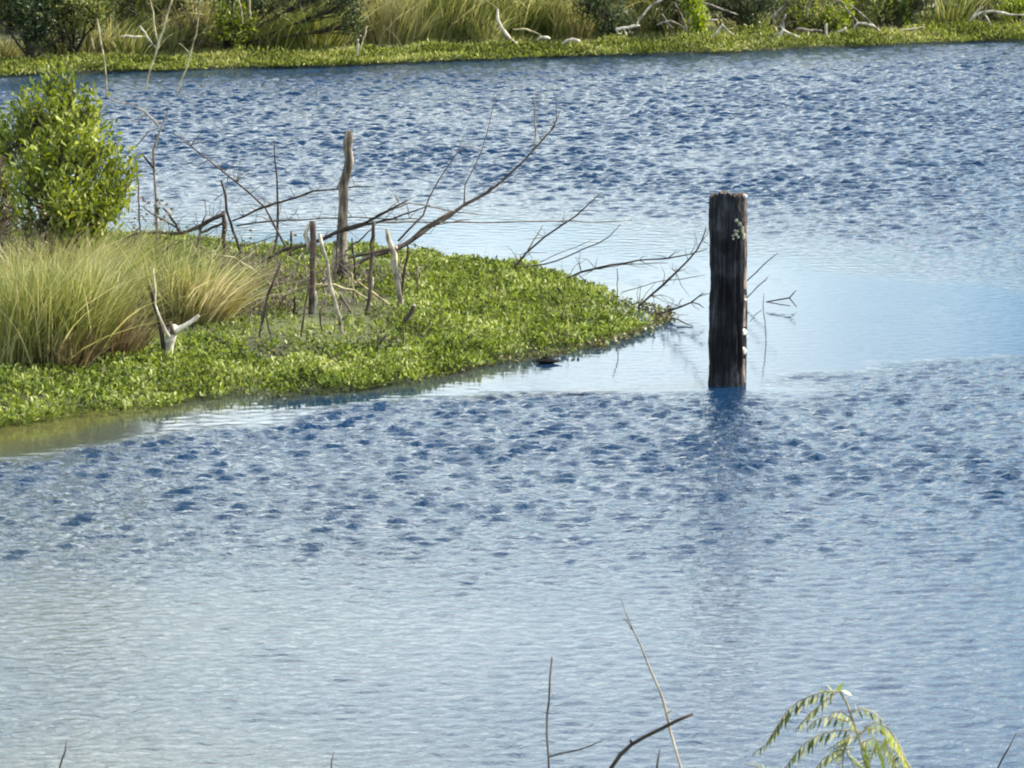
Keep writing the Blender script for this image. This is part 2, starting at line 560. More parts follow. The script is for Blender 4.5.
def water_h(X, Y):
    core = (X > -7.6) & (X < 7.6) & (Y > 12) & (Y < 49)
    A = np.where(core, ruffle(X, Y), 0)
    H = np.zeros_like(X)
    farness = sstep(24, 36, Y); midn = sstep(16, 21, Y)
    env = [.75 + .5 * vnoise(X, Y, .8, 20 + k) for k in range(3)]
    for i, (lam, th, ph) in enumerate(comps):
        k = 2 * math.pi / lam
        # slope spectrum: short ripples everywhere, longer ones only further out
        lo = np.exp(-(np.log(lam / .105) / .35) ** 2)
        md = np.exp(-(np.log(lam / .105) / .38) ** 2)
        hi = np.exp(-(np.log(lam / .13) / .50) ** 2)
        sl = (.050 + .007 * farness + .010 * np.exp(-((Y - 21.5) / 2.2) ** 2)) * (lo * (1 - midn) + md * midn * (1 - farness) + hi * farness)
        H += sl / k * env[i % 3] * np.sin(k * (X * math.cos(th) + Y * math.sin(th)) + ph + 1.6 * vnoise(X, Y, .7, 30 + i % 5))
    H = H + 1.5 * np.maximum(H, 0) ** 2
    return A * H


xs = axis(-6.6, 6.6, .030, -60, 120, 1.3); ys = axis(13.0, 47.8, .030, 8, 58, 1.3)
wat, WX, WY = grid('water', xs, ys, water_h, M['water'])
ra = wat.data.attributes.new('ruffle', 'FLOAT', 'POINT')
ra.data.foreach_set('value', ruffle(WX, WY).astype(np.float32).ravel())
tag(wat, kind='structure')


def reflect_tint(x, y):
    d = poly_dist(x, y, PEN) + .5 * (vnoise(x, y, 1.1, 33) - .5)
    a = sstep(1.5, .1, d) * sstep(-1.4, -3.0, x) + .45 * sstep(.35, 0, d)  # reflection of the sunlit growth, painted olive along the mat edge
    b_ = .28 * sstep(22, 17, y) * sstep(.5, -1.8, x) * (.5 + vnoise(x, y, .8, 34))  # grey-green sheen painted into the near water on the left
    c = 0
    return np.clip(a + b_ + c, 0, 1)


rs_ = wat.data.attributes.new('reflect_tint', 'FLOAT', 'POINT')
rs_.data.foreach_set('value', reflect_tint(WX, WY).astype(np.float32).ravel())

# ------------------------------------------------------------------ floating weed mat
def veg_mat(poly, n, hgt, size, keep=None, bounds=None):
    x0, x1, y0, y1 = bounds
    x = R.uniform(x0, x1, n); y = R.uniform(y0, y1, n)
    wob = .22 * (vnoise(x, y, 3.0, 40) - .5) + .10 * (vnoise(x, y, 9.0, 41) - .5)
    d = poly_dist(x, y, poly) + wob - .03
    ok = d < 0
    if keep is not None: ok &= R.rand(n) < keep(x, y, d)
    x, y, d = x[ok], y[ok], d[ok]
    # clumps: each root carries a little upright sprig of leaves
    edge = sstep(0, -.25, d)
    hh = hgt * (.35 + .9 * vnoise(x, y, 4.5, 42) * 1.2) * (.45 + .55 * edge)
    k = 5
    cs, ds, ss = [], [], []
    lean = R.randn(len(x), 3) * .35; lean[:, 2] = 1; lean = norm(lean)
    for j in range(k):
        t = R.uniform(.25, 1, len(x))
        c = np.stack([x, y, np.full(len(x), .01)], 1) + lean * (hh * t)[:, None] + R.randn(len(x), 3) * .006
        a = R.uniform(0, 6.283, len(x)); el = R.uniform(.25, 1.4, len(x))
        dd = np.stack([np.cos(a) * np.cos(el), np.sin(a) * np.cos(el), np.sin(el)], 1)
        cs.append(c); ds.append(dd); ss.append(size * R.uniform(.6, 1.35, len(x)))
    return leaves(np.vstack(cs), np.vstack(ds), np.concatenate(ss), R.uniform(.22, .42, len(x) * k))


# bare, drowned middle of the mat where the dead sticks stand
HOLE = [tuple(G(*q)[:2]) for q in [(262, 325), (290, 300), (330, 296), (380, 300), (402, 318), (395, 345), (350, 362), (280, 368), (240, 362)]]


def keep_main(x, y, d):
    h = poly_dist(x, y, HOLE) + .35 * (vnoise(x, y, 2.6, 44) - .5)
    kp = .22 + .78 * sstep(-.15, .2, h)
    bare = sstep(.30, .46, vnoise(x, y, 1.9, 45))
    return kp * (.35 + .65 * bare)


bb = (-5.6, 1.25, 20.4, 30.5)
v, f = veg_mat(PEN, 105000, .095, .037, keep_main, bb)
tag(link('floating_weeds', tri_mesh('floating_weeds', v, f), M['mat_leaf']),
    'bright green leafy weeds matted over the low spit of land', 'water weed', kind='stuff')
v, f = veg_mat([(h[0] * 1.0, h[1]) for h in HOLE], 26000, .07, .034, lambda x, y, d: .15 + .85 * sstep(.25, .6, vnoise(x, y, 3.5, 46)), bb)
tag(link('drowned_weeds', tri_mesh('drowned_weeds', v, f), M['mat_leaf_dull']),
    'dull grey green weeds in the wet hollow under the dead sticks', 'water weed', kind='stuff')


# brown stragglers floating along the tip and edge of the mat
def rim(n, spread):
    pts = [G(*q) for q in [(250, 399), (350, 392), (440, 377), (500, 363), (540, 358), (570, 353), (600, 346), (632, 336), (655, 324), (664, 316), (640, 307), (600, 296)]]
    out = []
    wts = [1, 1, 1.5, 2, 2, 2, 3, 3, 4, 3, 2]
    tot = sum(wts)
    for i, wgt in enumerate(wts):
        m_ = int(n * wgt / tot)
        t = R.rand(m_, 1)
        out.append(pts[i] * (1 - t) + pts[i + 1] * t)
    p = np.vstack(out)
    c = R.randn(len(p), 2) * spread * .3
    g = vnoise(p[:, 0], p[:, 1], 6, 50)[:, None]
    p[:, :2] += c + (g - .5) * spread * 1.2
    return p


p = rim(900, .11)
p[:, 2] = R.uniform(.0, .035, len(p))
a = R.uniform(0, 6.283, len(p)); el = R.uniform(-.1, .9, len(p))
v, f = leaves(p, np.stack([np.cos(a) * np.cos(el), np.sin(a) * np.cos(el), np.sin(el)], 1), R.uniform(.02, .045, len(p)), np.full(len(p), .5))
tag(link('edge_weeds', tri_mesh('edge_weeds', v, f), M['edge_leaf']), 'brownish stray weed leaves floating off the edge of the mat', 'water weed', kind='stuff')


# ------------------------------------------------------------------ grass clumps
def clump(name, base, hgt, n, spread, lean, droop, mat, label, group=None, foot=.18, wid=.0035, cat='grass clump', seg=5, stiff=.35, parent=None):
    base = np.array(base, float)
    rr = np.sqrt(R.rand(n)) * foot * (.8 + .4 * R.rand(n)); a = R.uniform(0, 6.283, n)
    root = np.stack([np.cos(a) * rr, np.sin(a) * rr * .8, np.full(n, -.03)], 1)
    out = np.stack([np.cos(a), np.sin(a), np.zeros(n)], 1) * (rr / foot * spread + R.randn(n) * stiff * .12)[:, None]
    h = hgt * (1.04 - .62 * R.rand(n) ** 1.3)
    wild = np.concatenate([R.randn(n, 2) * .10 * (1 + 1.8 * (R.rand(n, 1) < .15)), np.zeros((n, 1))], 1) * h[:, None]
    tuft = (vnoise(a * 2.2, rr * 9, 1.0, 81) - .5)[:, None] * np.array([[.16, .12, 0]]) * h[:, None]
    top = root + out * h[:, None] + wild + tuft + np.array(lean)[None] * h[:, None] * R.uniform(.1, 1.5, n)[:, None]
    top[:, 2] = h
    dr = wild * 1.2 + out * h[:, None] * .5 + np.array(lean)[None] * h[:, None] * .6
    dr[:, 2] = -droop * h * R.uniform(.4, 1.4, n)
    v, f = blades(root, top, dr, wid * R.uniform(.45, 1.7, n), seg)
    me = tri_mesh(name, v, f)
    o = link(name, me, M[mat])
    o.location = base
    if parent is None: tag(o, label, cat, group)
    return o


def gp(px, py, z=.03):
    return G(px, py, z)


NG = 'tall grass clumps on the spit'
for (px_, py_, h_, n_, sp_, ln_, dr_, mt_, lb_, ft_) in [
    (2, 368, .79, 1300, .26, (-.02, 0, 0), .12, 'grass_green', 'green grass clump cut by the left edge of the frame, standing in weeds', .24),
    (42, 367, .77, 1300, .26, (0, 0, 0), .10, 'grass_green', 'upright green grass clump between the left edge and the narrow straw clump', .22),
    (78, 365, .76, 900, .24, (0, 0, 0), .10, 'grass_green', 'narrow grass clump in front of the leafy shrub, next to the dark gap', .12),
    (100, 358, .66, 340, .26, (.03, 0, 0), .16, 'grass_tan', 'thin straw clump beside the dark gap left of the white forked snag', .12),
    (172, 330, .64, 1000, .30, (.03, 0, 0), .20, 'grass_green', 'drooping green grass clump behind the white forked snag', .22),
    (190, 330, .64, 1000, .44, (.14, -.03, 0), .34, 'grass_tan', 'golden grass clump bowing right towards the dead sticks', .18),
    (62, 369, .40, 420, .30, (.02, 0, 0), .2, 'thatch', 'low brown dead thatch at the foot of the two tall green clumps', .2),
    (112, 362, .42, 420, .34, (.06, 0, 0), .25, 'thatch', 'brown dead thatch beside the dark gap left of the white forked snag', .14),
    (132, 308, .58, 900, .36, (.04, 0, 0), .18, 'grass_olive', 'darker olive grass clump at the back between shrub and golden clump', .22),
    (28, 322, .72, 1100, .45, (0, 0, 0), .18, 'grass_tan', 'pale dry grass clump under the leafy shrub at far left', .28),
    (78, 316, .70, 1100, .45, (0, 0, 0), .18, 'grass_green', 'green grass clump directly below the middle of the leafy shrub', .26)]:
    clump('grass_clump', gp(px_, py_), h_, n_, sp_, ln_, dr_, mt_, lb_, NG, ft_, .0038)


# ------------------------------------------------------------------ shrubs
def shrub(name, base, blobs, leafn, leafs, mat, bark, label, cat='shrub', group=None, up=.8, br=.016, wid=.30, hang=0.0):
    """blobs: (world centre, radii) - every blob is a bough carrying its own leaves"""
    base = np.array(base, float)
    root = empty(name, base)
    tag(root, label, cat, group)
    tot = sum(b[1][0] * b[1][2] for b in blobs)
    v, f = tube_data([np.array([0, 0, -.1]), np.array([.01, 0, .1]), np.array([0, .01, .22])], [br * 1.8, br * 1.5, br * 1.2])
    link('trunk', tri_mesh('trunk', v, f, True), M[bark], root)
    for c, rad in blobs:
        c = np.array(c, float) - base; rad = np.array(rad, float)
        parts = []
        mid = c * np.array([.35, .35, .5]) + R.randn(3) * .03
        p, r = densify([np.array([0, 0, .05]), mid, c], [br, br * .7, br * .35], .1, .008)
        parts.append(tube_data(p, r, 6))
        n = max(30, int(leafn * rad[0] * rad[2] / tot))
        ntw = max(6, n // 9)
        dirs = norm(R.randn(ntw, 3) + np.array([0, 0, .35]))
        tips = c + dirs * rad * R.uniform(.55, 1.08, ntw)[:, None]
        for tp in tips[:40]:
            s0 = mid + (c - mid) * R.uniform(.3, 1)
            parts.append(tube_data([s0, (s0 + tp) / 2 + R.randn(3) * .02, tp], [br * .3, br * .22, br * .1], 4, cap=False))
        vv, ff = join(parts)
        bo = link('bough', tri_mesh('bough', vv, ff, True), M[bark], root)
        idx = np.repeat(np.arange(ntw), 9)
        t = np.tile(np.linspace(.0, 1, 9), ntw)
        od = norm(tips - c)
        td = norm(od * (1 - up) + np.array([0, 0, up - hang]) + R.randn(ntw, 3) * .15)
        L = leafs * 3.2
        cc = tips[idx] + td[idx] * (t[:, None] - .5) * L + R.randn(len(idx), 3) * leafs * .12
        ld = td[idx] * .75 + norm(R.randn(len(idx), 3)) * .6
        lv, lf = leaves(cc, ld, leafs * R.uniform(.6, 1.3, len(idx)) * (1 - .25 * t), np.full(len(idx), wid))
        link('foliage', tri_mesh('foliage', lv, lf), M[mat], bo)
    return root


def blob(px, py, Y, rx, rz, ry=None):
    s = Y / F
    return (at(px, py, Y), (rx * s, (ry or rx) * s, rz * s))


B = [blob(62, 106, 26.4, 15, 17), blob(36, 118, 26.2, 19, 18), blob(86, 122, 26.5, 17, 20), blob(20, 140, 26.3, 22, 22), blob(60, 136, 26.2, 22, 20),
     blob(56, 162, 26.0, 26, 22), blob(92, 160, 26.1, 26, 24), blob(118, 184, 26.3, 18, 22), blob(102, 202, 26.0, 22, 20),
     blob(70, 200, 25.8, 26, 22), blob(34, 184, 25.9, 26, 24), blob(50, 90, 26.5, 8, 12), blob(70, 88, 26.5, 7, 11),
     blob(94, 222, 25.9, 18, 18), blob(36, 222, 26.2, 26, 18, 16), blob(66, 226, 25.8, 20, 14)]
shrub('leafy_shrub', gp(72, 306), B, 5600, .078, 'shrub_leaf', 'bark_brown', 'bright green leafy shrub rising behind the tall grass clumps at left')
B = [blob(4, 136, 26.9, 18, 18), blob(-4, 165, 26.8, 24, 24), blob(8, 195, 26.6, 22, 24), blob(4, 222, 26.4, 24, 18), blob(-20, 140, 26.9, 20, 22), blob(-10, 210, 26.5, 20, 20)]
shrub('leafy_shrub', gp(-8, 312), B, 2200, .052, 'shrub_leaf', 'bark_brown', 'leafy shrub half cut off by the left edge of the frame')


# dry bramble thickets
def thicket(name, base, w, d, h, n, mat, label, r=.004, leafn=0, cat='dead brush', zmin=0.0, leaf_mat='brush_leaf'):
    base = np.array(base, float)
    root = empty(name, base); tag(root, label, cat)
    parts = []
    for i in range(n):
        p = np.array([R.uniform(-w, w), R.uniform(-d, d), zmin - .05 + R.rand() * h * .3])
        a = R.uniform(0, 6.283); el = R.uniform(.1, 1.4)
        di = np.array([math.cos(a) * math.cos(el), .6 * math.sin(a) * math.cos(el), math.sin(el)])
        pts = [p]
        L = h * R.uniform(.4, 1.1) / 4
        for k in range(4):
            di = norm(di + R.randn(3) * .3 + np.array([0, 0, -.08 * k]))
            p = p + di * L
            if p[2] > zmin + h: p[2] = zmin + h - R.rand() * .05
            pts.append(p)
        rr = r * R.uniform(.5, 1.3)
        parts.append(tube_data(pts, [rr, rr * .9, rr * .75, rr * .5, rr * .25], 4, cap=False))
    v, f = join(parts)
    link('twigs', tri_mesh('twigs', v, f, True), M[mat], root)
    if leafn:
        c = np.stack([R.uniform(-w, w, leafn), R.uniform(-d, d, leafn), zmin + R.rand(leafn) ** .8 * h], 1)
        v, f = leaves(c, R.randn(leafn, 3), R.uniform(.015, .04, leafn), np.full(leafn, .5))
        link('dry_leaves', tri_mesh('dry_leaves', v, f), M[leaf_mat], root)
    return root


thicket('dead_thicket', at(152, 262, 26.6), .14, .2, .46, 60, 'bark_brown', 'reddish thicket of dead twigs at the right side of the leafy shrub', .003, 160)
thicket('dead_thicket', gp(262, 318), .20, .3, .30, 90, 'bark_brown', 'low brown tangle of dead twigs between golden grass and dead sticks', .0045, 300)
thicket('dead_thicket', at(22, 262, 25.6), .2, .15, .38, 50, 'bark_brown', 'pinkish dry twigs low in front of the shrub at far left', .003, 160)
thicket('dead_thicket', gp(345, 308), .26, .3, .22, 60, 'bark_grey', 'loose litter of grey twigs round the foot of the tall snag', .003, 80)


thicket('dead_thicket', gp(300, 292), .34, .3, .38, 120, 'bark_grey', 'fine grey tangle round the short thick dark stick', .0042, 60)
thicket('dead_thicket', gp(222, 272), .24, .2, .36, 80, 'bark_grey', 'thin grey tangle under the end of the stout dark branch', .004, 60)
thicket('dead_thicket', gp(388, 288), .28, .25, .34, 80, 'bark_grey', 'thin twig tangle behind the pale leaning stick', .0038, 40)

# dead leaves and thin stems mixed into the mat
n = 14000
x = R.uniform(-5.6, 1.1, n); y = R.uniform(20.6, 30, n)
ok = (poly_dist(x, y, PEN) < -.05) & (vnoise(x, y, 1.6, 90) > .42)
x, y = x[ok], y[ok]
a = R.uniform(0, 6.283, len(x)); el = R.uniform(-.2, .9, len(x))
v, f = leaves(np.stack([x, y, R.uniform(.02, .10, len(x))], 1), np.stack([np.cos(a) * np.cos(el), np.sin(a) * np.cos(el), np.sin(el)], 1), R.uniform(.018, .045, len(x)), np.full(len(x), .4))
tag(link('dead_leaves', tri_mesh('dead_leaves', v, f), M['edge_leaf']), 'brown and faded leaves scattered through the weed mat', 'dead leaves', kind='stuff')
n = 9000
x = R.uniform(-5.6, 1.1, n); y = R.uniform(20.6, 30, n)
ok = (poly_dist(x, y, PEN) < -.08) & (vnoise(x, y, 1.3, 91) > .5)
x, y = x[ok], y[ok]; n = len(x)
root = np.stack([x, y, np.zeros(n)], 1); top = root + R.randn(n, 3) * .05; top[:, 2] = R.uniform(.07, .20, n)
v, f = blades(root, top, R.randn(n, 3) * .03, R.uniform(.001, .003, n), 3)
tag(link('weed_stems', tri_mesh('weed_stems', v, f), M['grass_green']), 'thin upright stems poking out of the weed mat', 'stems', kind='stuff')

# ------------------------------------------------------------------ dead sticks and branches on the spit
def limb(pts, Y0, dY=0.0, jit=.0, n=7, rough=.12):
    """pts: (px, py, width px); distance runs from Y0 to Y0 + dY"""
    P_, r_ = [], []
    m_ = len(pts) - 1
    for i, (px, py, wp) in enumerate(pts):
        Y = Y0 + dY * i / m_
        q = at(px, py, Y)
        if q[2] < .004: q = G(px, py, .004)
        P_.append(q); r_.append(wp * (.5 if wp > 5 else .46) * Y / F)
    P_, r_ = densify(P_, r_, max(.03, .012 * m_), min(.004, np.mean(r_) * .5))
    return P_, r_


def stick(name, label, cat, mat, base, pts, kids=(), dY=0.0, Y=None, sink=True, n=8, rough=.14, group=None, part='twig', snap=True):
    """base: picture row where it stands on the ground"""
    Y0 = Y if Y else rowY(base, .03)
    Pm, rm = limb(pts, Y0, dY)
    if sink:
        foot = Pm[0].copy(); foot[2] = -.12
        Pm = np.vstack([foot[None], Pm]); rm = np.concatenate([[rm[0]], rm])
    org = np.array([Pm[0][0], Pm[0][1], 0.0])
    v, f = tube_data(Pm - org, rm, n, rough)
    o = link(name, tri_mesh(name, v, f, True), M[mat])
    o.location = org
    tag(o, label, cat, group)
    if name == 'fallen_branch' or (name == 'dead_branch' and len(pts) > 6):
        for q_ in range(6 + 2 * len(pts)):
            i_ = R.randint(1, len(Pm) - 1)
            d_ = norm(np.array([R.uniform(-.5, 1), R.uniform(-.5, .5), R.uniform(-.3, 1)]))
            L_ = R.uniform(.04, .20)
            a_ = Pm[i_]; b_ = a_ + d_ * L_ * .5; c_ = b_ + norm(d_ + R.randn(3) * .35) * L_ * .5
            if c_[2] < 0: continue
            v, f = tube_data(np.array([a_, b_, c_]) - org, [.0028, .002, .001], 4, cap=False)
            link('twiglet', tri_mesh('twiglet', v, f, True), M['twig'], o)
    for kd in kids:
        kp, kdY, kmat = kd[0], (kd[1] if len(kd) > 1 else 0), (kd[2] if len(kd) > 2 else mat)
        kP, kr = limb(kp, Y0 + (kd[3] if len(kd) > 3 else 0), kdY)
        v, f = tube_data(kP - org, kr, 6, rough)
        link(kd[4] if len(kd) > 4 else part, tri_mesh(part, v, f, True), M[kmat], o)
    return o


stick('snag', 'tall pale snag with a broken top, tallest of the dead sticks', 'dead tree', 'bark_snag', 284,
      [(343, 284, 12), (342, 262, 12), (342, 232, 11), (343, 204, 10), (343, 186, 10), (346, 171, 9.5), (350, 160, 9), (348.5, 148, 9), (349.5, 140, 9.5), (349, 131, 7)],
      kids=[([(335, 283, 5), (334, 262, 5), (335, 241, 3)], 0, 'pale_grey', 0, 'stub'), ([(349, 138, 3), (346, 133, 3), (345, 131, 2)], 0, 'bark_grey', 0, 'stub')], n=12, rough=.10)
stick('dead_stick', 'short thick dark stick just left of the tall snag', 'dead stick', 'bark_brown', 321,
      [(311, 321, 6), (312, 300, 6), (313, 270, 6), (314, 245, 6.5), (312.5, 221, 6)],
      kids=[([(308, 250, 4), (306, 235, 5), (309, 224, 3)], 0, 'pale_grey', 0, 'stub'), ([(314, 320, 5), (314, 305, 5), (315, 291, 4)], 0, 'pale_grey', 0, 'stub')], n=9)
stick('dead_stick', 'thin pale pole leaning left, ending low in front of the tall snag', 'dead stick', 'pale_grey', 342,
      [(344, 342, 5), (339, 318, 4.5), (335, 300, 4), (331, 284, 4), (326, 260, 4), (319.5, 234, 3.5)])
stick('dead_stick', 'pale leaning stick right of the tall snag, crossing the dark fallen branch', 'dead stick', 'pale_grey', 317,
      [(402, 317, 6), (400, 300, 6), (397, 278, 6), (393, 255, 6), (389, 240, 5.5), (387, 229, 4)],
      kids=[([(402, 296, 3), (403, 278, 3), (407, 255, 2.4), (407, 241, 2)], 0, 'bark_dark')])
stick('dead_stick', 'grey brown stick between the tall snag and the pale leaning stick', 'dead stick', 'bark_brown', 321,
      [(366, 321, 4), (369, 300, 4), (371, 275, 3.6), (372, 245, 3.6), (374, 222, 4)],
      kids=[([(369, 296, 3), (372, 285, 3), (373, 277, 2)], 0, 'pale_grey', 0, 'stub')])
stick('dead_stick', 'tall thin dark stick standing well left of the tall snag', 'dead stick', 'bark_dark', 262,
      [(272, 270, 3.2), (275, 250, 3), (278.5, 222, 2.8), (277.5, 195, 2.2), (277, 178, 2), (275, 158, 1.6), (274, 140, 1)])
stick('dead_stick', 'crooked dark stick bending down left beneath the dark fallen branch', 'dead stick', 'bark_brown', 345,
      [(257.5, 345, 2.6), (262, 322, 3), (266, 302, 3), (272, 285, 3), (281, 263, 2.6)],
      kids=[([(272, 346, 2.4), (269, 330, 2.2), (266, 316, 2)], 0, 'bark_brown')])
stick('dead_stick', 'dark leaning stick at the back edge of the golden grass', 'dead stick', 'bark_dark', 264,
      [(244, 264, 3.2), (236, 240, 3), (230, 224, 3), (226, 211, 3), (225, 195, 3), (221, 180, 2)])
stick('dead_sapling', 'pale bare sapling forking above the right side of the shrub', 'dead sapling', 'bark_grey', 262,
      [(158, 262, 3), (157, 227, 3), (155.6, 200, 3), (153, 168, 3), (154, 150, 3), (157, 138, 2.6), (161, 127, 2), (165, 118, 1.4), (169, 110, .9)],
      kids=[([(153, 168, 2.6), (147, 160, 2.4), (142, 154, 2)], 0, 'bark_dark'),
            ([(159, 126, 2.2), (152, 118, 2), (145, 112, 1.8), (129, 104, 1.4), (116, 101, 1.2), (104, 95, .8)], 0, 'pale_grey'),
            ([(145, 113, 1), (138, 122, 1), (128, 118, .8)], 0, 'bark_grey'),
            ([(159, 128, 1.2), (148, 132, 1.2), (140, 142, 1.2), (132, 150, 1), (124, 158, .8)], 0, 'twig'),
            ([(120, 190, 1.2), (118, 158, 1.2), (117, 146, 1.2), (114, 139, .9)], 0, 'bark_brown'),
            ([(140, 240, 1.8), (139, 205, 1.8), (138, 178, 1.6), (137, 165, 1.4), (134, 156, 1)], 0, 'bark_brown')])
stick('dead_branch', 'long thin branch arching down right from the forked sapling', 'dead branch', 'bark_brown', 275,
      [(288, 252, 2.4), (280, 236, 2.4), (265, 208, 2.2), (250, 194, 2), (237, 182, 2), (224, 172, 1.8), (209, 161, 1.6), (190, 146, 1.3), (173, 133, 1)], sink=False, Y=27.4,
      kids=[([(228, 176, 1.2), (226, 190, 1), (215, 200, .8)], 0, 'twig'), ([(208, 160, 1), (198, 166, .9), (186, 162, .7)], 0, 'twig')])
stick('dead_branch', 'stout dark branch lying above the drooping grass clumps', 'dead branch', 'bark_dark', 275,
      [(118, 242, 3), (137, 233.5, 3.2), (158, 233, 3.4), (182, 234, 4), (198, 227, 4.6), (211, 220, 4.6), (224, 214, 4.6)], sink=False, Y=26.9,
      kids=[([(200, 233, 3), (212, 228, 3), (223, 223, 3)], 0, 'bark_dark'), ([(181, 233, 3), (172, 219, 2.6), (163, 208, 2)], 0, 'bark_dark'),
            ([(180, 229, 2), (166, 222, 1.8), (153, 215, 1.5), (142, 206, 1.2)], 0, 'bark_brown'),
            ([(201, 226, 2.2), (206, 214, 1), (204, 200, .8)], 0, 'twig'), ([(196, 248, 3), (199, 236, 2.6), (202, 226, 2)], 0, 'bark_brown')])
stick('dead_stick', 'stubby pinkish stick beneath the end of the stout dark branch', 'dead stick', 'bark_brown', 270,
      [(224, 262, 5), (224, 245, 5), (224.5, 225, 5.5), (223.5, 211, 4)])
stick('dead_branch', 'thin dark branch curving from the left towards the tall snag top', 'dead branch', 'bark_dark', 275,
      [(232, 221, 1.8), (244, 217, 2.4), (256, 210, 2.4), (272, 204, 2.4), (295, 198, 2.2), (314, 192, 2.2), (337, 189, 2), (356, 187, 1.8), (375, 186.5, 1)], sink=False, Y=27.3)
stick('dead_branch', 'nearly level thin branch passing behind the tall snag', 'dead branch', 'twig', 275,
      [(236, 226, 2), (255, 222.5, 2), (276, 220, 2), (300, 220, 1.6), (320, 218.5, 1.6), (351, 217, 1.5), (384, 218.5, 1.2), (420, 219, 1)], sink=False, Y=27.9,
      kids=[([(240, 246, 1.4), (258, 242, 1.2), (280, 234, .8)], 0, 'twig')])
stick('fallen_branch', 'long dark branch rising right past the tall snag', 'dead branch', 'bark_dark', 275,
      [(262, 262, 4), (283, 250.5, 4.2), (303, 246, 4.2), (323, 239, 4.2), (342, 229.5, 3.8), (365, 223, 3.2), (384, 212, 2.6), (400, 204, 2), (408, 200, 1.2)], sink=False, Y=27.0,
      kids=[([(342, 231, 3), (366, 225, 3), (393, 218, 2.2), (412, 211, 1.6), (430, 205, 1)], 0, 'bark_dark'),
            ([(372, 222, 1.8), (393, 222, 1.8), (425, 222, 1.6), (480, 222.5, 1.5), (527, 221.5, 1.5), (562, 221, 1.4), (598, 222, 1.2), (632, 220, .8)], 1.4, 'twig'),
            ([(376, 216, 1.6), (409, 203.5, 1.5), (433, 207.5, 1.3), (458, 212, 1.2), (483, 215, .9)], .6, 'twig'),
            ([(345, 252, 2), (354, 244, 2), (363, 238, 1.8), (372, 229, 1.4)], 0, 'bark_dark')])
stick('fallen_branch', 'thickest fallen branch, sweeping far up right over the open water', 'dead branch', 'bark_dark', 275,
      [(338, 273, 4), (347, 269, 4.2), (356, 264, 4.4), (372, 255.5, 4.8), (393, 250, 5), (407, 243.5, 5), (420, 234, 4.8), (431, 227, 4.6), (448, 217, 4.4), (464, 205, 3.8),
       (485.5, 193, 3.2), (501, 181.5, 2.6), (524.5, 160, 2), (542, 140.5, 2), (554, 127, 1.6), (560, 112, .8)], sink=False, Y=26.9, dY=1.2,
      kids=[([(349, 257.5, 3.6), (368, 254, 3.6), (384, 250, 3.6), (398, 247, 3.6), (409, 240, 3.6), (422, 230, 3), (440, 218, 3), (452, 211, 2)], .5, 'bark_dark'),
            ([(464, 205, 1.6), (465.5, 185, 1.4), (473, 170, 1.2), (481.5, 152, 1.1), (487, 132, 1), (491, 115, .9), (497, 94, .6)], .3, 'twig', .6),
            ([(398, 241, 2.4), (409, 230, 2.4), (423, 215, 2), (430, 198, 1.6), (438.6, 180, 1.6), (448, 166, 1.4), (458, 152, 1.2), (463, 138, .8)], .5, 'bark_dark', .2),
            ([(458, 152, .9), (470, 146, .8), (482, 152, .7)], .1, 'twig', .7),
            ([(534, 148, 1.6), (535.5, 130, 1.8), (535, 112, 1.6), (534, 94, 1)], 0, 'pale_grey', .95),
            ([(550, 131, 1), (556, 120, .9), (556, 100, .8), (552, 88, .5)], 0, 'twig', 1.1),
            ([(496, 185, 1), (507, 181, .9), (517, 183, .6)], 0, 'twig', .8),
            ([(432, 226, 1.2), (452, 222, 1), (470, 219, .8)], 0, 'twig', .45)])
stick('fallen_branch', 'thin dark twig leaning right out of the back edge of the weed mat', 'dead branch', 'bark_dark', 271,
      [(511, 271, 2.8), (518, 262, 2.6), (527, 251.5, 2.2), (544, 237, 2), (562, 224.5, 2), (575, 216, 1.8), (585.5, 207, 1.6), (602, 192, .8)],
      kids=[([(515, 268, 2), (530, 266, 1.8), (544, 264, 1.6), (557, 261, 1.6), (571, 255, 1.4), (585.5, 248, 1.4), (598, 243, 1.2), (609, 237, 1), (621, 224, .7)], .2, 'bark_dark'),
            ([(524, 256, 1.6), (534, 240, 1.6), (543, 225, 1)], 0, 'straw'),
            ([(540, 262, 1), (560, 253, 1), (576, 247, .8), (592, 240, .6)], .3, 'twig')])
stick('fallen_branch', 'long low twig reaching right from the weed mat towards the post', 'dead branch', 'bark_dark', 285,
      [(558, 285, 2), (568, 278, 2.2), (581, 272, 2.2), (596, 268.5, 2.2), (611, 265, 2), (640, 261, 1.8), (667, 258.5, 1.6), (690, 254, 1.2), (707, 249, .8)],
      kids=[([(596, 269, 1.2), (622, 265, 1.2), (648, 263.5, 1), (668, 263, .7)], .2, 'twig'), ([(578, 274, 1), (586, 281, 1), (596, 286, .8)], -.2, 'bark_dark')])
stick('fallen_branch', 'slender upcurving twig just left of the wooden post', 'dead branch', 'bark_dark', 306,
      [(639, 306, 2.2), (650, 296, 2.4), (663, 285.5, 2.4), (676, 272, 2.2), (688, 260, 2), (697, 250, 1.8), (702, 240, 1.5), (706, 229, .9)],
      kids=[([(622, 292, .8), (640, 287, 1), (660, 281, 1), (680, 279, .9), (705, 275, .6)], .3, 'twig')])
stick('fallen_branch', 'forked twig pointing at the post from the tip of the weed mat', 'dead branch', 'bark_dark', 315,
      [(657, 315, 2.6), (668, 310.5, 2.4), (680, 307, 2.2), (691, 302, 2), (699, 297, 1.6), (703, 293, 1)],
      kids=[([(691, 302, 1.4), (699, 304, 1.2), (704, 308, .8)], 0, 'bark_dark'), ([(660, 315, 2.2), (672, 318, 2), (682, 321.5, 1.6), (693, 326.5, 1)], -.3, 'bark_brown')])
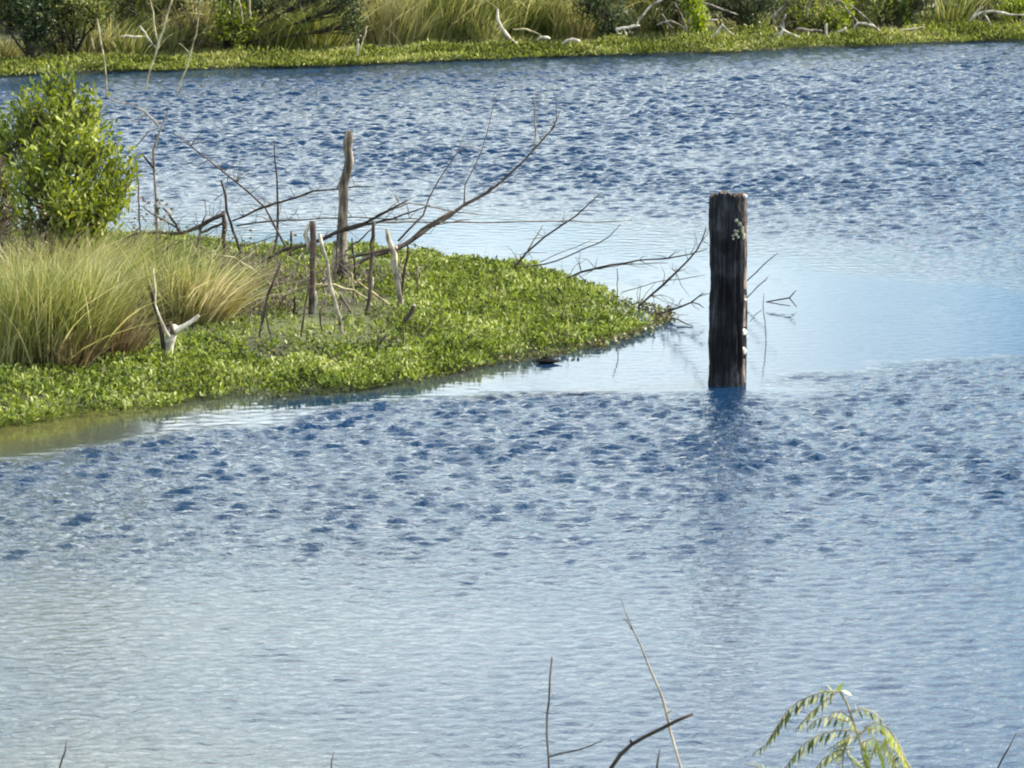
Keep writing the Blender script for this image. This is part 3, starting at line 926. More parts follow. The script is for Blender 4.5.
stick('reed_stalk', 'faint upright reed stalk in open water behind the mat tip', 'reed', 'twig', 298, [(617, 298, 1.2), (617.5, 284, 1.1), (617, 268, .8)])
stick('reed_stalk', 'thin bent reed stalk in the water below the mat tip', 'reed', 'twig', 352, [(618, 353, 1), (616, 344, 1.1), (613, 337, .8)])
stick('drowned_twig', 'drowned twig with two prongs in calm water right of the post', 'twig', 'bark_dark', 303,
      [(766, 302, 1.3), (778, 299.6, 1.8), (789, 297.5, 1.6), (793, 294, 1.3), (796, 290.5, .9)], sink=False,
      kids=[([(789, 297.5, 1.4), (793, 302, 1.3), (796.5, 307, .9)], -.1), ([(766, 302, 1.2), (778, 304, 1.2), (790, 306, .9)], -.2)])
stick('drowned_twig', 'pair of leaning twigs emerging from behind the post', 'twig', 'twig', 300,
      [(744, 284, 1.2), (755, 273, 1.4), (766, 263, 1.3), (778, 253, .7)], sink=False,
      kids=[([(744, 300, 1.2), (756, 288, 1.3), (768, 277, .8)], 0)])
stick('drowned_twig', 'wispy upright twig in calm water close right of the post', 'twig', 'twig', 337,
      [(766, 337, .9), (765, 322, 1), (763, 306, 1), (764, 293, .6)], kids=[([(750, 322, .7), (756, 314, .8), (762, 310, .6)], 0)])
stick('dead_branch', 'pale bowed twig arching low across the foot of the snag', 'dead branch', 'straw', 320,
      [(283, 297, 2), (297, 290, 2.4), (314, 285.5, 2.6), (334, 285, 2.6), (353, 291, 2.4), (370, 300, 1.6)], sink=False, Y=25.8)
stick('dead_branch', 'straight straw coloured twig sloping down right from the snag', 'dead branch', 'straw', 320,
      [(357, 280, 2), (373, 293, 3), (386, 303, 3), (398, 310, 2)], sink=False, Y=25.9)
stick('dead_stick', 'short leaning grey stick below the bowed pale twig', 'dead stick', 'bark_grey', 318, [(351, 318, 3), (346, 304, 3.2), (338, 292, 2.6)])
stick('dead_stick', 'small pale stick hanging right beside the base of the snag', 'dead stick', 'straw', 310, [(358, 309, 2.4), (353.5, 290, 2.8), (350.5, 272, 2)])
stick('dead_stick', 'broken dark log end with pale cut tip, rightmost of the sticks', 'dead stick', 'bark_dark', 332,
      [(398, 332, 5), (404, 322, 5.2), (410, 313, 5), (414, 306, 4.4)], kids=[([(413.5, 306.8, 4.6), (414.4, 304.5, 4.2)], 0, 'pale_grey', 0, 'cut_end')])
stick('dead_stick', 'dark half sunk stick low in the weeds below the broken log', 'dead stick', 'bark_dark', 357,
      [(371, 357, 3), (377, 347, 3.4), (386, 336, 2.6)])
stick('dead_stick', 'little dark peg standing in the weeds under the broken log', 'dead stick', 'bark_brown', 356, [(400, 356, 2), (398, 347, 2.4), (396, 338, 2)])
stick('dead_stick', 'slim dark stick between crooked stick and short thick stick', 'dead stick', 'bark_brown', 346, [(300.5, 346, 2), (303, 320, 2.4), (307, 296, 2.2), (309, 280, 1.6)])
stick('dead_stick', 'low dark peg in the hollow left of the short thick stick', 'dead stick', 'bark_dark', 322, [(294, 322, 2.6), (293.5, 310, 2.6), (295, 296, 1.8)])
stick('dead_branch', 'pale dry stem sloping over the right end of the golden grass', 'dead branch', 'straw', 300,
      [(209, 254, 1.6), (221, 255, 2.2), (234, 258, 2.2), (251, 268, 2.2), (262, 277, 2), (272, 285, 1.4)], sink=False, Y=26.0)
stick('dead_stick', 'short bleached peg between golden grass and thin dark stick', 'dead stick', 'pale_grey', 268, [(244, 268, 3.4), (247, 259, 3.6), (252, 249, 2)])
for (lb_, mt_, bs_, pp_) in [
    ('small pinkish stub standing by the root of the long dark branch', 'bark_brown', 262, [(291, 262, 3), (291, 247, 3.2), (291.5, 231, 2.4)]),
    ('short grey stick between short thick dark stick and pale pole', 'bark_grey', 300, [(322, 300, 2.4), (325, 282, 2.4), (329, 264, 2)]),
    ('thin dark stick close on the right side of the tall snag', 'bark_dark', 290, [(356, 290, 2.2), (354, 262, 2.2), (352, 238, 1.6)]),
    ('thin grey stick standing behind the broken dark log end', 'bark_grey', 300, [(420, 300, 1.8), (417, 284, 2), (418, 266, 1.4)]),
    ('low grey prong in the weeds left of the crooked dark stick', 'bark_grey', 334, [(246, 334, 2), (250, 320, 2.2), (251, 306, 1.5)]),
    ('straight thin brown stick in the middle of the wet hollow', 'bark_brown', 338, [(322, 338, 2), (320, 318, 2.2), (321, 302, 1.6)])]:
    stick('dead_stick', lb_, 'dead stick', mt_, bs_, pp_)
stick('snag', 'small white forked snag standing before the grass clumps at left', 'dead tree', 'bleached', 366,
      [(167.5, 366, 8.5), (168, 356, 10), (169, 346, 10.5), (170.5, 338, 11.5), (173, 331, 9), (175, 325, 5)],
      kids=[([(171.5, 335, 7), (179, 329, 6.5), (187, 324, 5.5), (194, 319, 5), (199, 315, 3.5)], 0, 'bleached', 0, 'fork'),
            ([(163.5, 366, 4.5), (163.5, 350, 5), (162, 334, 5), (159, 319, 4.6), (155, 305, 4), (152, 295, 3.4), (149, 285, 2.6)], 0, 'bark_dark', -.02, 'fork'),
            ([(169, 338, 5), (164, 329, 4), (160.5, 318, 3), (157, 305, 1.8), (155.5, 288, 1.2), (153.5, 268, .8)], 0, 'bleached', -.05, 'fork'),
            ([(173, 334, 5), (172, 326, 5), (170, 321, 2.5)], 0, 'bark_brown', -.03, 'stub')], n=10, rough=.18)

# small black lump floating at the edge of the mat
bp = G(545, 363.5, 0.0)
vs, fs = [], []
nu, nv = 20, 9
for j in range(nv + 1):
    ph = -math.pi / 2 + math.pi * j / nv
    for i in range(nu):
        a = 2 * math.pi * i / nu
        rx = .062 * math.cos(ph) * (1 + .12 * math.sin(3 * a + 1)); ry = .035 * math.cos(ph) * (1 + .15 * math.cos(2 * a))
        x = rx * math.cos(a); y = ry * math.sin(a); z = .020 * math.sin(ph) * (1 + .2 * math.sin(2 * a + 2))
        if x > .02: x += (x - .02) * .9; z *= max(.15, 1 - (x - .02) / .08); y *= .8
        if x < -.03: z *= .55
        vs.append((x, y, z + .006 + .004 * R.rand()))
for j in range(nv):
    for i in range(nu):
        a, b2 = j * nu + i, j * nu + (i + 1) % nu
        fs += [(a, b2, b2 + nu), (a, b2 + nu, a + nu)]
o = link('floating_debris', tri_mesh('floating_debris', np.array(vs), np.array(fs), True), M['black'])
o.location = (bp[0], bp[1], .006)
tag(o, 'small black pointed lump floating beside the edge of the weed mat', 'debris')

# ------------------------------------------------------------------ the wooden post
pb = G(728, 387, 0.0)
Yp = pb[1]; sc = Yp / F
H = at(728, 195.5, Yp)[2]
NA, NZ = 96, 70
prof = R.rand(NA)
cracks = [(R.uniform(-3.14, 3.14), R.uniform(.025, .06), R.uniform(.004, .012), R.uniform(0, .5), R.uniform(.5, 1.0)) for _ in range(26)]
cracks += [(-1.05, .07, .016, 0, .75), (-1.75, .06, .015, .2, 1.0), (-.55, .10, .020, .1, 1.0)]
vs = []
for j in range(NZ + 1):
    tz = j / NZ
    z = -.35 + (H + .35) * tz
    tt = z / H
    hw = 19.2 * sc * (1.0 if tt > .6 else 1.0) * (1 - .035 * max(0, tt) + .012 * math.sin(tt * 9))
    for i in range(NA):
        a = 2 * math.pi * i / NA
        ca, sa = math.cos(a), math.sin(a)
        e = 3.2                                      # squared-off round section
        rr = (abs(ca) ** e + abs(sa) ** e) ** (-1 / e) * .985
        rr = .55 * rr + .45 + .012 * math.sin(tt * 14 + 3 * ca) + .008 * math.sin(tt * 31 + 5 * sa)
        r = hw * rr
        aa = math.atan2(sa, ca)
        for ca0, wd, dp, z0, z1 in cracks:
            dd = aa - (ca0 + .05 * math.sin(tt * 7 + ca0 * 5))
            dd = math.atan2(math.sin(dd), math.cos(dd))
            if z0 - .05 < tt < z1 + .05:
                r -= dp * math.exp(-(dd / wd) ** 2) * min(1, max(0, (tt - z0 + .05) / .15)) * min(1, max(0, (z1 + .05 - tt) / .1))
        r += .002 * math.sin(tt * 11 + 2.2 * ca) + .002 * math.sin(tt * 27 + 4 * ca + sa) + .006 * math.exp(-((tt - .72) / .05) ** 2) * max(0, ca)
        r += .0022 * math.sin(aa * 23 + 2 * math.sin(tt * 6)) + .0012 * R.randn()
        zz = z
        if j == NZ: zz = H + .010 * math.sin(aa * 3 + 1) - .030 * (sa * .5 + .5) + .006 * R.randn()
        x = r * ca + (.004 * math.sin(tt * 5)); y = r * sa
        vs.append((x, y, zz))
fs = []
for j in range(NZ):
    for i in range(NA):
        a, b2 = j * NA + i, j * NA + (i + 1) % NA
        fs += [(a, b2, b2 + NA), (a, b2 + NA, a + NA)]
post = empty('wooden_post', (pb[0], pb[1] + .11, 0))
tag(post, 'thick dark weathered wooden post standing upright in the water', 'post')
side_v = np.array(vs)
link('shaft', tri_mesh('shaft', side_v, np.array(fs), False), M['post'], post)
# cut top with rings of splintered wood
ring0 = side_v[-NA:]
tv = [ring0]
for q in (.97, .75, .45, .15):
    rg = ring0 * np.array([q, q, 1]); rg[:, 2] = ring0[:, 2] + (-.004 if q > .9 else 0) + R.randn(NA) * .004 - (1 - q) * .008
    tv.append(rg)
tv.append(np.array([[0, 0, H - .02]]))
tvv = np.vstack(tv); tf = []
for j in range(4):
    for i in range(NA):
        a, b2 = j * NA + i, j * NA + (i + 1) % NA
        tf += [(a, b2, b2 + NA), (a, b2 + NA, a + NA)]
for i in range(NA):
    tf.append((4 * NA + i, 4 * NA + (i + 1) % NA, 5 * NA))
link('cut_top', tri_mesh('cut_top', tvv, np.array(tf)), M['bark_brown'], post)


def post_pt(px, py, off=.002):
    """a place on the post's skin that shows near this pixel"""
    x = (px - 728) * sc
    z = at(px, py, Yp)[2]
    hw = 19.2 * sc
    u = max(-.985, min(.985, x / hw))
    best = None
    for i in range(-90, 91):
        a = math.radians(-90 + i)
        ca, sa = math.cos(a), math.sin(a)
        e = 3.2
        rr = .55 * (abs(ca) ** e + abs(sa) ** e) ** (-1 / e) * .985 + .45
        if best is None or abs(rr * ca - u) < best[0]: best = (abs(rr * ca - u), a, rr)
    r = hw * best[2] + off
    return np.array([r * math.cos(best[1]), r * math.sin(best[1]), z]), best[1]


def patch(name, px, py, wpx, hpx, mat, lump=.004, parent=post, seed=0):
    """a thin crust on the post: bumpy flake bent round the wood"""
    rs = np.random.RandomState(seed + 5)
    c, a0 = post_pt(px, py)
    nr, nn_ = 4, 16
    vs = [c + np.array([math.cos(a0), math.sin(a0), 0]) * lump]
    for j in range(1, nr + 1):
        for i in range(nn_):
            t_ = 2 * math.pi * i / nn_
            q = j / nr * (1 + .28 * rs.randn() * (j == nr))
            pt, an = post_pt(px + math.cos(t_) * wpx * .5 * q, py + math.sin(t_) * hpx * .5 * q, .002)
            hgt = lump * (1 - (j / nr) ** 2) - (.012 if j == nr else 0) + .001 * rs.randn()
            vs.append(pt + np.array([math.cos(an), math.sin(an), 0]) * hgt)
    fs = [(0, 1 + i, 1 + (i + 1) % nn_) for i in range(nn_)]
    for j in range(nr - 1):
        for i in range(nn_):
            a, b2 = 1 + j * nn_ + i, 1 + j * nn_ + (i + 1) % nn_
            fs += [(a, b2 + nn_, b2), (a, a + nn_, b2 + nn_)]
    return link(name, tri_mesh(name, np.array(vs), np.array(fs), True), M[mat], parent)


for k, (dx, dy, s_) in enumerate([(0, 0, 4.5), (-3, 1.5, 3.5), (2.5, 3, 3.2), (-1, -3.5, 3.4), (1.8, -3, 3), (-2.5, 4.5, 2.6)]):
    patch('lichen_spot', 734.5 + dx, 234.5 + dy, s_, s_, 'lichen', .0025, seed=k)
for k, (x_, y_, w_, h_) in enumerate([(735, 221, 4, 4), (738.5, 224.5, 4.4, 6), (741.5, 230, 3.6, 8), (743, 237, 3, 8)]):
    patch('lichen_streak', x_, y_, w_, h_, 'lichen', .0025, seed=20 + k)
for k, (x_, y_, w_, h_) in enumerate([(744.6, 333.5, 5.5, 7), (744.8, 353, 5, 7.5), (745, 301, 3, 5), (744.5, 197.5, 4, 5)]):
    patch('white_spot', x_, y_, w_, h_, 'white_spot', .006, seed=40 + k)


def strip(name, pts, wpx, mat, off=.007):
    """a long splinter of paler wood lying down the side of the post"""
    vs = []
    for (px, py) in pts:
        l_, an = post_pt(px - wpx / 2, py, -.006); c_, an2 = post_pt(px, py, off); r_, _ = post_pt(px + wpx / 2, py, -.006)
        vs += [l_, c_ + R.randn(3) * .001, r_]
    fs = []
    for i in range(len(pts) - 1):
        for k in range(2):
            a = 3 * i + k
            fs += [(a, a + 1, a + 4), (a, a + 4, a + 3)]
    return link(name, tri_mesh(name, np.array(vs), np.array(fs)), M[mat], post)


strip('splinter', [(739.5, 199), (737.5, 205), (739, 212), (742, 218), (743, 224)], 2.4, 'sapwood')
strip('splinter', [(745, 200), (744.6, 215), (745, 235), (744.6, 262), (745.2, 290)], 3, 'sapwood')
strip('splinter', [(745.2, 296), (744.4, 312), (745.2, 328)], 3.6, 'sapwood')
strip('splinter', [(745, 360), (744.6, 371), (745.2, 384)], 3.4, 'sapwood')

# ------------------------------------------------------------------ far bank
def fb(px, back=0.0, z=.05):
    """a place on the far bank in line with picture column px, 'back' metres behind the shore"""
    x = 0.0
    Y = 45.0
    for _ in range(6):
        x = (px - 512) / F * Y / cp
        Y = float(shoreY(np.array([x]))[0]) + back
        Y0 = Y
        x = (px - 512) / F * Y * (cp + math.tan(PITCH) * sp)
    return np.array([x, Y, float(ground_h(np.array([x]), np.array([Y]))[0]) - .01])


# low weeds along the shore
n = 80000
x = R.uniform(-9.5, 9.5, n)
back = R.rand(n) ** .9 * (.62 + .5 * vnoise(x, x * 0, .6, 61)) - .22
y = shoreY(x) + back
z = np.maximum(ground_h(x, y), 0) + .01
keepm = (R.rand(n) < .35 + .65 * sstep(.3, .6, vnoise(x, y, 1.8, 62))) & ((back > -.08) | (R.rand(n) < vnoise(x, y, 4, 63)))
x, y, z = x[keepm], y[keepm], z[keepm]
hh = .01 + .16 * vnoise(x, y, 2.4, 64) ** 1.5 * R.rand(len(x))
a = R.uniform(0, 6.283, len(x)); el = R.uniform(.3, 1.45, len(x))
v, f = leaves(np.stack([x, y, z + hh], 1), np.stack([np.cos(a) * np.cos(el), np.sin(a) * np.cos(el), np.sin(el)], 1), R.uniform(.03, .08, len(x)), np.full(len(x), .26))
tag(link('shore_weeds', tri_mesh('shore_weeds', v, f), M['shore_leaf']), 'bright green weeds along the waterline of the far bank', 'water weed', kind='stuff')

# short grass behind the weeds, and the dense growth that closes the bank
def turf(x0, x1, b0, b1, n, h0, h1, wid, droop=.25, ns=.9):
    x = R.uniform(x0, x1, n); b = R.uniform(b0, b1, n); y = shoreY(x) + b
    z = ground_h(x, y) - .03
    h = (h0 + (h1 - h0) * vnoise(x, y, ns, 70)) * R.uniform(.5, 1.1, n)
    root = np.stack([x, y, z], 1)
    ln = np.stack([vnoise(x, y, .8, 71) - .5, vnoise(x, y, .8, 72) - .5, np.zeros(n)], 1)
    top = root + (R.randn(n, 3) * .16 + ln * .7) * h[:, None]; top[:, 2] = z + h
    dr = (R.randn(n, 3) * .12 + ln * .8) * h[:, None]; dr[:, 2] = -droop * h
    return blades(root, top, dr, np.full(n, wid), 3)


v, f = turf(-9, 9, .12, 1.8, 34000, .04, .24, .006, .35, 1.6)
tag(link('bank_grass', tri_mesh('bank_grass', v, f), M['grass_green']), 'short green grass behind the shore weeds of the far bank', 'grass', kind='stuff')
v, f = turf(-14, 14, 2.6, 6.0, 42000, .5, 1.9, .008, .25, .7)
tag(link('reed_bed', tri_mesh('reed_bed', v, f), M['grass_olive']), 'dark olive reeds filling the back of the far bank', 'reeds', kind='stuff')
v, f = turf(-30, 30, 5.5, 24.0, 22000, .6, 1.6, .02, .3, .3)
tag(link('meadow_grass', tri_mesh('meadow_grass', v, f), M['grass_olive']), 'tall rough grass on the land beyond the far bank', 'grass', kind='stuff')
nb = 9000
x = R.uniform(-24, 22, nb); y = R.uniform(2, 11, nb); z = ground_h(x, y) - .02
root = np.stack([x, y, z], 1); h = R.uniform(.06, .22, nb)
top = root + R.randn(nb, 3) * .05; top[:, 2] = z + h
v, f = blades(root, top, R.randn(nb, 3) * .03, np.full(nb, .004), 2)
tag(link('near_bank_grass', tri_mesh('near_bank_grass', v, f), M['grass_green']), 'short grass on the near bank below the camera', 'grass', kind='stuff')

FG = 'grass clumps on the far bank'


def fclump(px, back, h, n, spread, lean, droop, mat, label, foot=.3, wid=.006):
    mat = 'grass_mixed' if mat == 'grass_tan' and h < .95 else mat
    clump('bank_grass_clump', fb(px, back + .1), h * .88, int(n * .6), spread, lean, droop, mat, label, FG, foot, wid, seg=4)


FC = [  # column px, metres back, height, blades, spread, lean, droop, material, label, foot
    (12, 1.0, .42, 500, .35, 0, .45, 'grass_tan', 'small rounded straw tussock at the far left of the far bank', .14),
    (66, 1.5, .75, 420, .5, .1, .3, 'grass_olive', 'dull olive grass under the overhanging dark shrub, far bank', .25),
    (84, 1.3, .60, 380, .45, -.1, .3, 'grass_tan', 'brownish grass clump right of the dark shrub on the far bank', .22),
    (112, 1.4, .70, 480, .5, .1, .35, 'grass_green', 'green grass clump left of the bare forked sapling, far bank', .25),
    (134, 1.2, .50, 400, .5, 0, .35, 'grass_green', 'low green grass directly below the bare forked sapling, far bank', .25),
    (178, 1.4, .72, 480, .5, .1, .35, 'grass_olive', 'olive grass clump right of the bare forked sapling, far bank', .25),
    (203, 1.6, .95, 480, .35, 0, .25, 'grass_tan', 'tall straw clump left of the bright leafy bush, far bank', .22),
    (258, 1.3, .75, 520, .5, .15, .4, 'grass_green', 'grass clump right of the bright leafy bush, far bank', .25),
    (278, 1.2, .95, 620, .45, .15, .4, 'grass_green', 'arching green clump a quarter of the way along the far bank', .25),
    (300, 1.4, 1.1, 620, .45, -.1, .4, 'grass_green', 'tall arching clump in the left half of the far bank', .25),
    (318, 1.2, .85, 560, .5, .1, .4, 'grass_green', 'spreading clump left of the dark gap in the far bank', .25),
    (338, 1.3, .40, 300, .4, 0, .35, 'grass_green', 'short clump beside the white stake on the far bank', .14),
    (376, 1.5, 1.0, 600, .3, .05, .2, 'grass_tan', 'straw coloured reeds right of the white stake, far bank', .25),
    (396, 1.3, .9, 620, .3, .1, .2, 'grass_tan', 'brightest straw reeds in the middle left of the far bank', .25),
    (418, 1.4, 1.1, 650, .3, .05, .2, 'grass_green', 'upright green reeds beside the straw reeds, far bank', .25),
    (440, 1.5, 1.2, 650, .3, .1, .25, 'grass_green', 'tall upright green reeds left of the curved white branch', .28),
    (462, 1.4, 1.1, 650, .35, .1, .25, 'grass_olive', 'dense olive reeds left of the curved white branch', .25),
    (484, 1.2, .55, 380, .4, .1, .3, 'grass_green', 'light green tuft at the foot of the curved white branch', .18),
    (510, 1.6, 1.2, 650, .5, .1, .55, 'grass_green', 'drooping grass clump behind the curved white branch', .28),
    (535, 1.7, 1.2, 650, .5, .1, .55, 'grass_olive', 'drooping olive clump right of the curved white branch', .28),
    (556, 1.5, .95, 560, .5, .1, .5, 'grass_green', 'drooping grass in the very middle of the far bank', .25),
    (576, 1.4, .85, 480, .4, 0, .4, 'grass_tan', 'straw clump behind the low arched white log, far bank', .22),
    (649, 1.3, .80, 480, .5, .1, .35, 'grass_tan', 'rusty straw clump below the slanting white branch, far bank', .22),
    (672, 1.2, .42, 380, .5, 0, .3, 'grass_green', 'short green tuft left of the yellow green bush, far bank', .22),
    (735, 1.3, .38, 380, .5, 0, .3, 'grass_green', 'low green tuft under the driftwood tangle, far bank', .25),
    (812, 1.4, .50, 420, .4, 0, .3, 'grass_green', 'green tuft behind the short white post stub, far bank', .22),
    (862, 1.4, .60, 420, .5, .1, .3, 'grass_tan', 'dry clump right of the crooked pale branch, far bank', .22),
    (942, 1.4, .70, 480, .5, 0, .3, 'grass_green', 'green clump between yellow plant and bowed white log', .25),
    (962, 1.6, .85, 480, .4, 0, .3, 'grass_olive', 'olive clump at the left end of the bowed white log', .25),
    (1016, 1.2, .50, 420, .45, 0, .35, 'grass_green', 'green clump in the right corner of the far bank', .22),
]
for (px, bk, h, nn_, spd, ln, dr, mt, lb, ft) in FC:
    fclump(px, bk, h, nn_, spd, (ln * .6, 0, 0), dr * .65, mt, lb, ft)


def fshrub(px, back, blobs, leafn, leafs, mat, label, bark='bark_dark', **kw):
    if mat == 'dark_leaf': back = max(.6, back - .55)
    b0 = fb(px, back)
    Y = b0[1]
    B = [blob(x_, y_, Y + dy_, rx_, rz_) for (x_, y_, rx_, rz_, dy_) in blobs]
    return shrub('bank_shrub', b0, B, leafn, leafs, mat, bark, label, 'shrub', 'shrubs on the far bank', br=.018, **kw)


fshrub(38, 1.15, [(8, -8, 18, 16, .2), (30, 8, 20, 18, 0), (48, -10, 22, 16, .2), (14, 16, 14, 14, .3), (46, 28, 16, 14, .1), (30, 34, 14, 12, 0), (70, 34, 14, 10, .4), (-14, 5, 18, 22, .2)], 4200, .075, 'dark_leaf',
       'big dark shrub filling the top left corner of the far bank')
fshrub(80, 0.90, [(70, 0, 20, 9, -.2), (92, 10, 14, 10, -.3), (60, 14, 12, 8, -.2), (98, 20, 8, 7, -.3), (52, -8, 18, 8, -.1), (76, 18, 10, 6, -.2)], 1500, .075, 'mid_leaf',
       'bright leafy bough hanging in front of the dark shrub, far bank', up=.45)
fshrub(150, 1.65, [(128, 4, 20, 20, 0), (160, 8, 22, 18, .2), (185, 2, 20, 18, 0), (145, -18, 28, 14, 0), (180, -20, 28, 14, 0)], 2400, .075, 'mid_leaf',
       'loose olive shrub behind the bare forked sapling, far bank')
fshrub(232, 0.90, [(228, 18, 13, 11, 0), (243, 26, 10, 10, -.1), (222, 34, 10, 8, -.1), (236, 40, 9, 7, -.1)], 1000, .075, 'shrub_leaf',
       'bright leafy bush in the left quarter of the far bank', up=.5)
fshrub(238, 1.75, [(232, -4, 24, 16, 0), (262, 2, 18, 16, .1), (290, -6, 22, 14, .1), (320, -6, 22, 14, 0), (346, 6, 16, 14, 0), (352, 26, 12, 12, 0)], 2600, .075, 'dark_leaf',
       'long dark shrub behind the arching grass clumps, far bank')
fshrub(410, 1.95, [(380, -6, 26, 12, 0), (420, -8, 26, 14, .1), (460, -6, 26, 12, 0)], 1500, .075, 'mid_leaf', 'reddish olive shrub behind the straw reeds, far bank')
fshrub(610, 1.25, [(606, 14, 18, 16, 0), (588, 4, 16, 14, 0), (624, 24, 12, 10, 0), (610, 32, 14, 8, 0), (600, -10, 30, 12, .2)], 2000, .07, 'dark_leaf',
       'dark bush behind the two low arched logs, far bank')
fshrub(640, 1.65, [(640, 4, 16, 14, -.2), (656, -4, 16, 12, 0), (630, -8, 16, 10, 0)], 1100, .075, 'mid_leaf', 'rounded olive shrub crossed by the slanting white branch')
fshrub(676, 1.75, [(676, 16, 14, 16, 0), (672, 0, 16, 14, .1), (660, 24, 10, 10, 0)], 1000, .07, 'dark_leaf', 'dark bush left of the yellow green bush, far bank')
fshrub(697, 0.90, [(694, 8, 11, 11, 0), (700, 22, 8, 10, -.1), (690, -6, 14, 10, 0), (700, 32, 6, 7, -.1)], 1100, .075, 'lime_leaf', 'yellow green bush right of centre on the far bank')
fshrub(745, 1.55, [(722, 8, 16, 14, 0), (745, 14, 16, 14, .1), (765, 2, 16, 14, 0), (730, -10, 24, 10, .2), (752, 28, 12, 8, 0)], 2200, .07, 'dark_leaf', 'dark bush behind the driftwood tangle, far bank')
fshrub(768, 0.90, [(760, 30, 9, 6, 0), (772, 28, 6, 6, 0), (745, 32, 7, 5, 0)], 480, .07, 'mid_leaf', 'small green bush among the driftwood tangle, far bank', up=.5)
fshrub(790, 1.55, [(784, 4, 14, 14, 0), (805, 0, 14, 12, 0), (798, 16, 14, 10, 0)], 1500, .07, 'mid_leaf', 'bushy shrub above the short white post stub, far bank')
fshrub(818, 0.90, [(805, 18, 9, 8, 0), (826, 16, 9, 8, 0), (838, 24, 7, 7, 0), (816, 26, 8, 6, 0)], 900, .07, 'shrub_leaf', 'light green leafy bush left of the crooked pale branch', up=.5)
fshrub(836, 1.65, [(832, -4, 20, 12, 0), (858, 2, 16, 14, 0)], 1000, .07, 'mid_leaf', 'olive shrub at the back above the crooked pale branch')
fshrub(890, 1.55, [(878, 6, 16, 14, 0), (904, 10, 16, 14, 0), (922, 2, 16, 14, 0), (895, -12, 30, 10, .2), (890, 26, 12, 8, 0)], 2400, .07, 'dark_leaf', 'dark hollow bush behind the pale leafy plants, far bank')
fshrub(846, 0.90, [(846, 20, 5, 8, 0), (848, 10, 5, 6, 0)], 200, .08, 'lime_leaf', 'slim pale leafy plant right of the crooked pale branch', up=.9)
fshrub(875, 0.90, [(872, 18, 5, 7, 0), (879, 12, 5, 6, 0), (868, 24, 4, 4, 0)], 240, .085, 'mid_leaf', 'left pale plant against the dark hollow, far bank', up=.9)
fshrub(893, 0.90, [(890, 10, 6, 7, 0), (886, 2, 6, 6, 0), (896, 18, 4, 6, 0)], 260, .085, 'mid_leaf', 'middle pale plant against the dark hollow, far bank', up=.9)
fshrub(905, 0.90, [(904, 20, 8, 8, 0), (903, 10, 6, 8, 0), (905, 2, 4, 6, 0)], 520, .07, 'lime_leaf', 'columnar yellow green plant, brightest on the right of the bank', up=.9)
fshrub(980, 1.75, [(970, 2, 18, 14, 0), (1000, 6, 16, 14, 0), (1020, -2, 18, 14, 0), (990, 24, 20, 8, .1), (1040, 8, 18, 16, 0)], 2400, .07, 'mid_leaf', 'shrub behind the bowed white log in the right corner')
fshrub(1012, 0.95, [(1010, 10, 9, 9, 0), (1022, 6, 10, 10, 0)], 500, .075, 'lime_leaf', 'pale leafy bush over the right end of the bowed log', up=.6)


def fstick(name, label, mat, back, pts, kids=(), cat='driftwood', dY=0.0, part='branch', Yo=0.0):
    Y = fb(pts[0][0], max(.1, back * .6 - .2))[1] + Yo
    pts = [(a_, b_, c_ * 1.08) for a_, b_, c_ in pts]
    Pm, rm = limb(pts, Y, dY)
    org = np.array([Pm[0][0], Pm[0][1], Pm[0][2]])
    v, f = tube_data(Pm - org, rm, 7, .15)
    o = link(name, tri_mesh(name, v, f, True), M[mat]); o.location = org
    tag(o, label, cat)
    for kd in kids:
        kP, kr = limb(kd[0], Y, kd[1] if len(kd) > 1 else 0)
        v, f = tube_data(kP - org, kr, 6, .15)
        link(part, tri_mesh(part, v, f, True), M[kd[2] if len(kd) > 2 else mat], o)
    return o


stick('bare_sapling', 'bare pale sapling with a forked trunk rising from the water before the far bank', 'dead sapling', 'straw', 88,
      [(146, 88, 1.6), (149, 74, 1.8), (153, 60, 2), (157, 48, 2.4), (159, 42, 2.4), (163, 30, 2.4), (167, 14, 2.4), (171, 0, 2.2), (178, -24, 1.6)],
      kids=[([(158, 46, 2), (156, 34, 2), (154, 24, 1.8), (153, 12, 1.6), (147, -10, 1.2)], 0, 'straw'), ([(157, 48, 2.2), (153, 44, 2.2), (147, 36, 2.2), (140, 26, 1.8)], 0, 'weathered')], part='branch')
stick('bare_sapling', 'slim bare stem leaning right out of the water, right of the forked sapling', 'dead sapling', 'straw', 92,
      [(177, 92, 1.4), (182, 78, 1.6), (188, 62, 1.6), (192, 48, 1.4), (196, 34, 1.2), (199, 14, 1), (201, -6, .8)],
      kids=[([(190, 54, 1.2), (184, 47, 1.2), (179, 43, .8)], 0, 'straw')], part='branch')
stick('reed_stalk', 'tall pale stalk rising from the water above the leafy shrub', 'reed', 'straw', 90,
      [(107, 90, 1.4), (105.5, 74, 1.6), (104, 60, 1.8), (102, 45, 2), (99, 30, 2.2), (97, 18, 1.8)])
fstick('driftwood', 'short level pale stick left of the bare forked sapling', 'weathered', 1.2, [(121, 36, 2), (131, 36.5, 2.4), (142, 36.5, 2)])
fstick('driftwood', 'pale bent stalk lying between dark shrub and tall stalk', 'straw', 1.1, [(94, 49, 2), (92, 41, 2.4), (91, 34, 2)])
fstick('stake', 'small white stake standing in the shore weeds of the far bank', 'weathered', .45, [(357, 56, 2.6), (358, 48, 3), (358, 39, 2.4)],
       kids=[([(360, 50, 1.4), (364, 38, 1.6), (367, 26, 1.2)], 0, 'straw')], cat='stake')
fstick('driftwood', 'tall curved white branch near the middle of the far bank', 'weathered', .9,
       [(517, 44, 4.2), (511, 41, 4.2), (506, 35, 4), (501, 27, 3.8), (498, 19, 3.2), (497.5, 9, 2)], cat='branch')
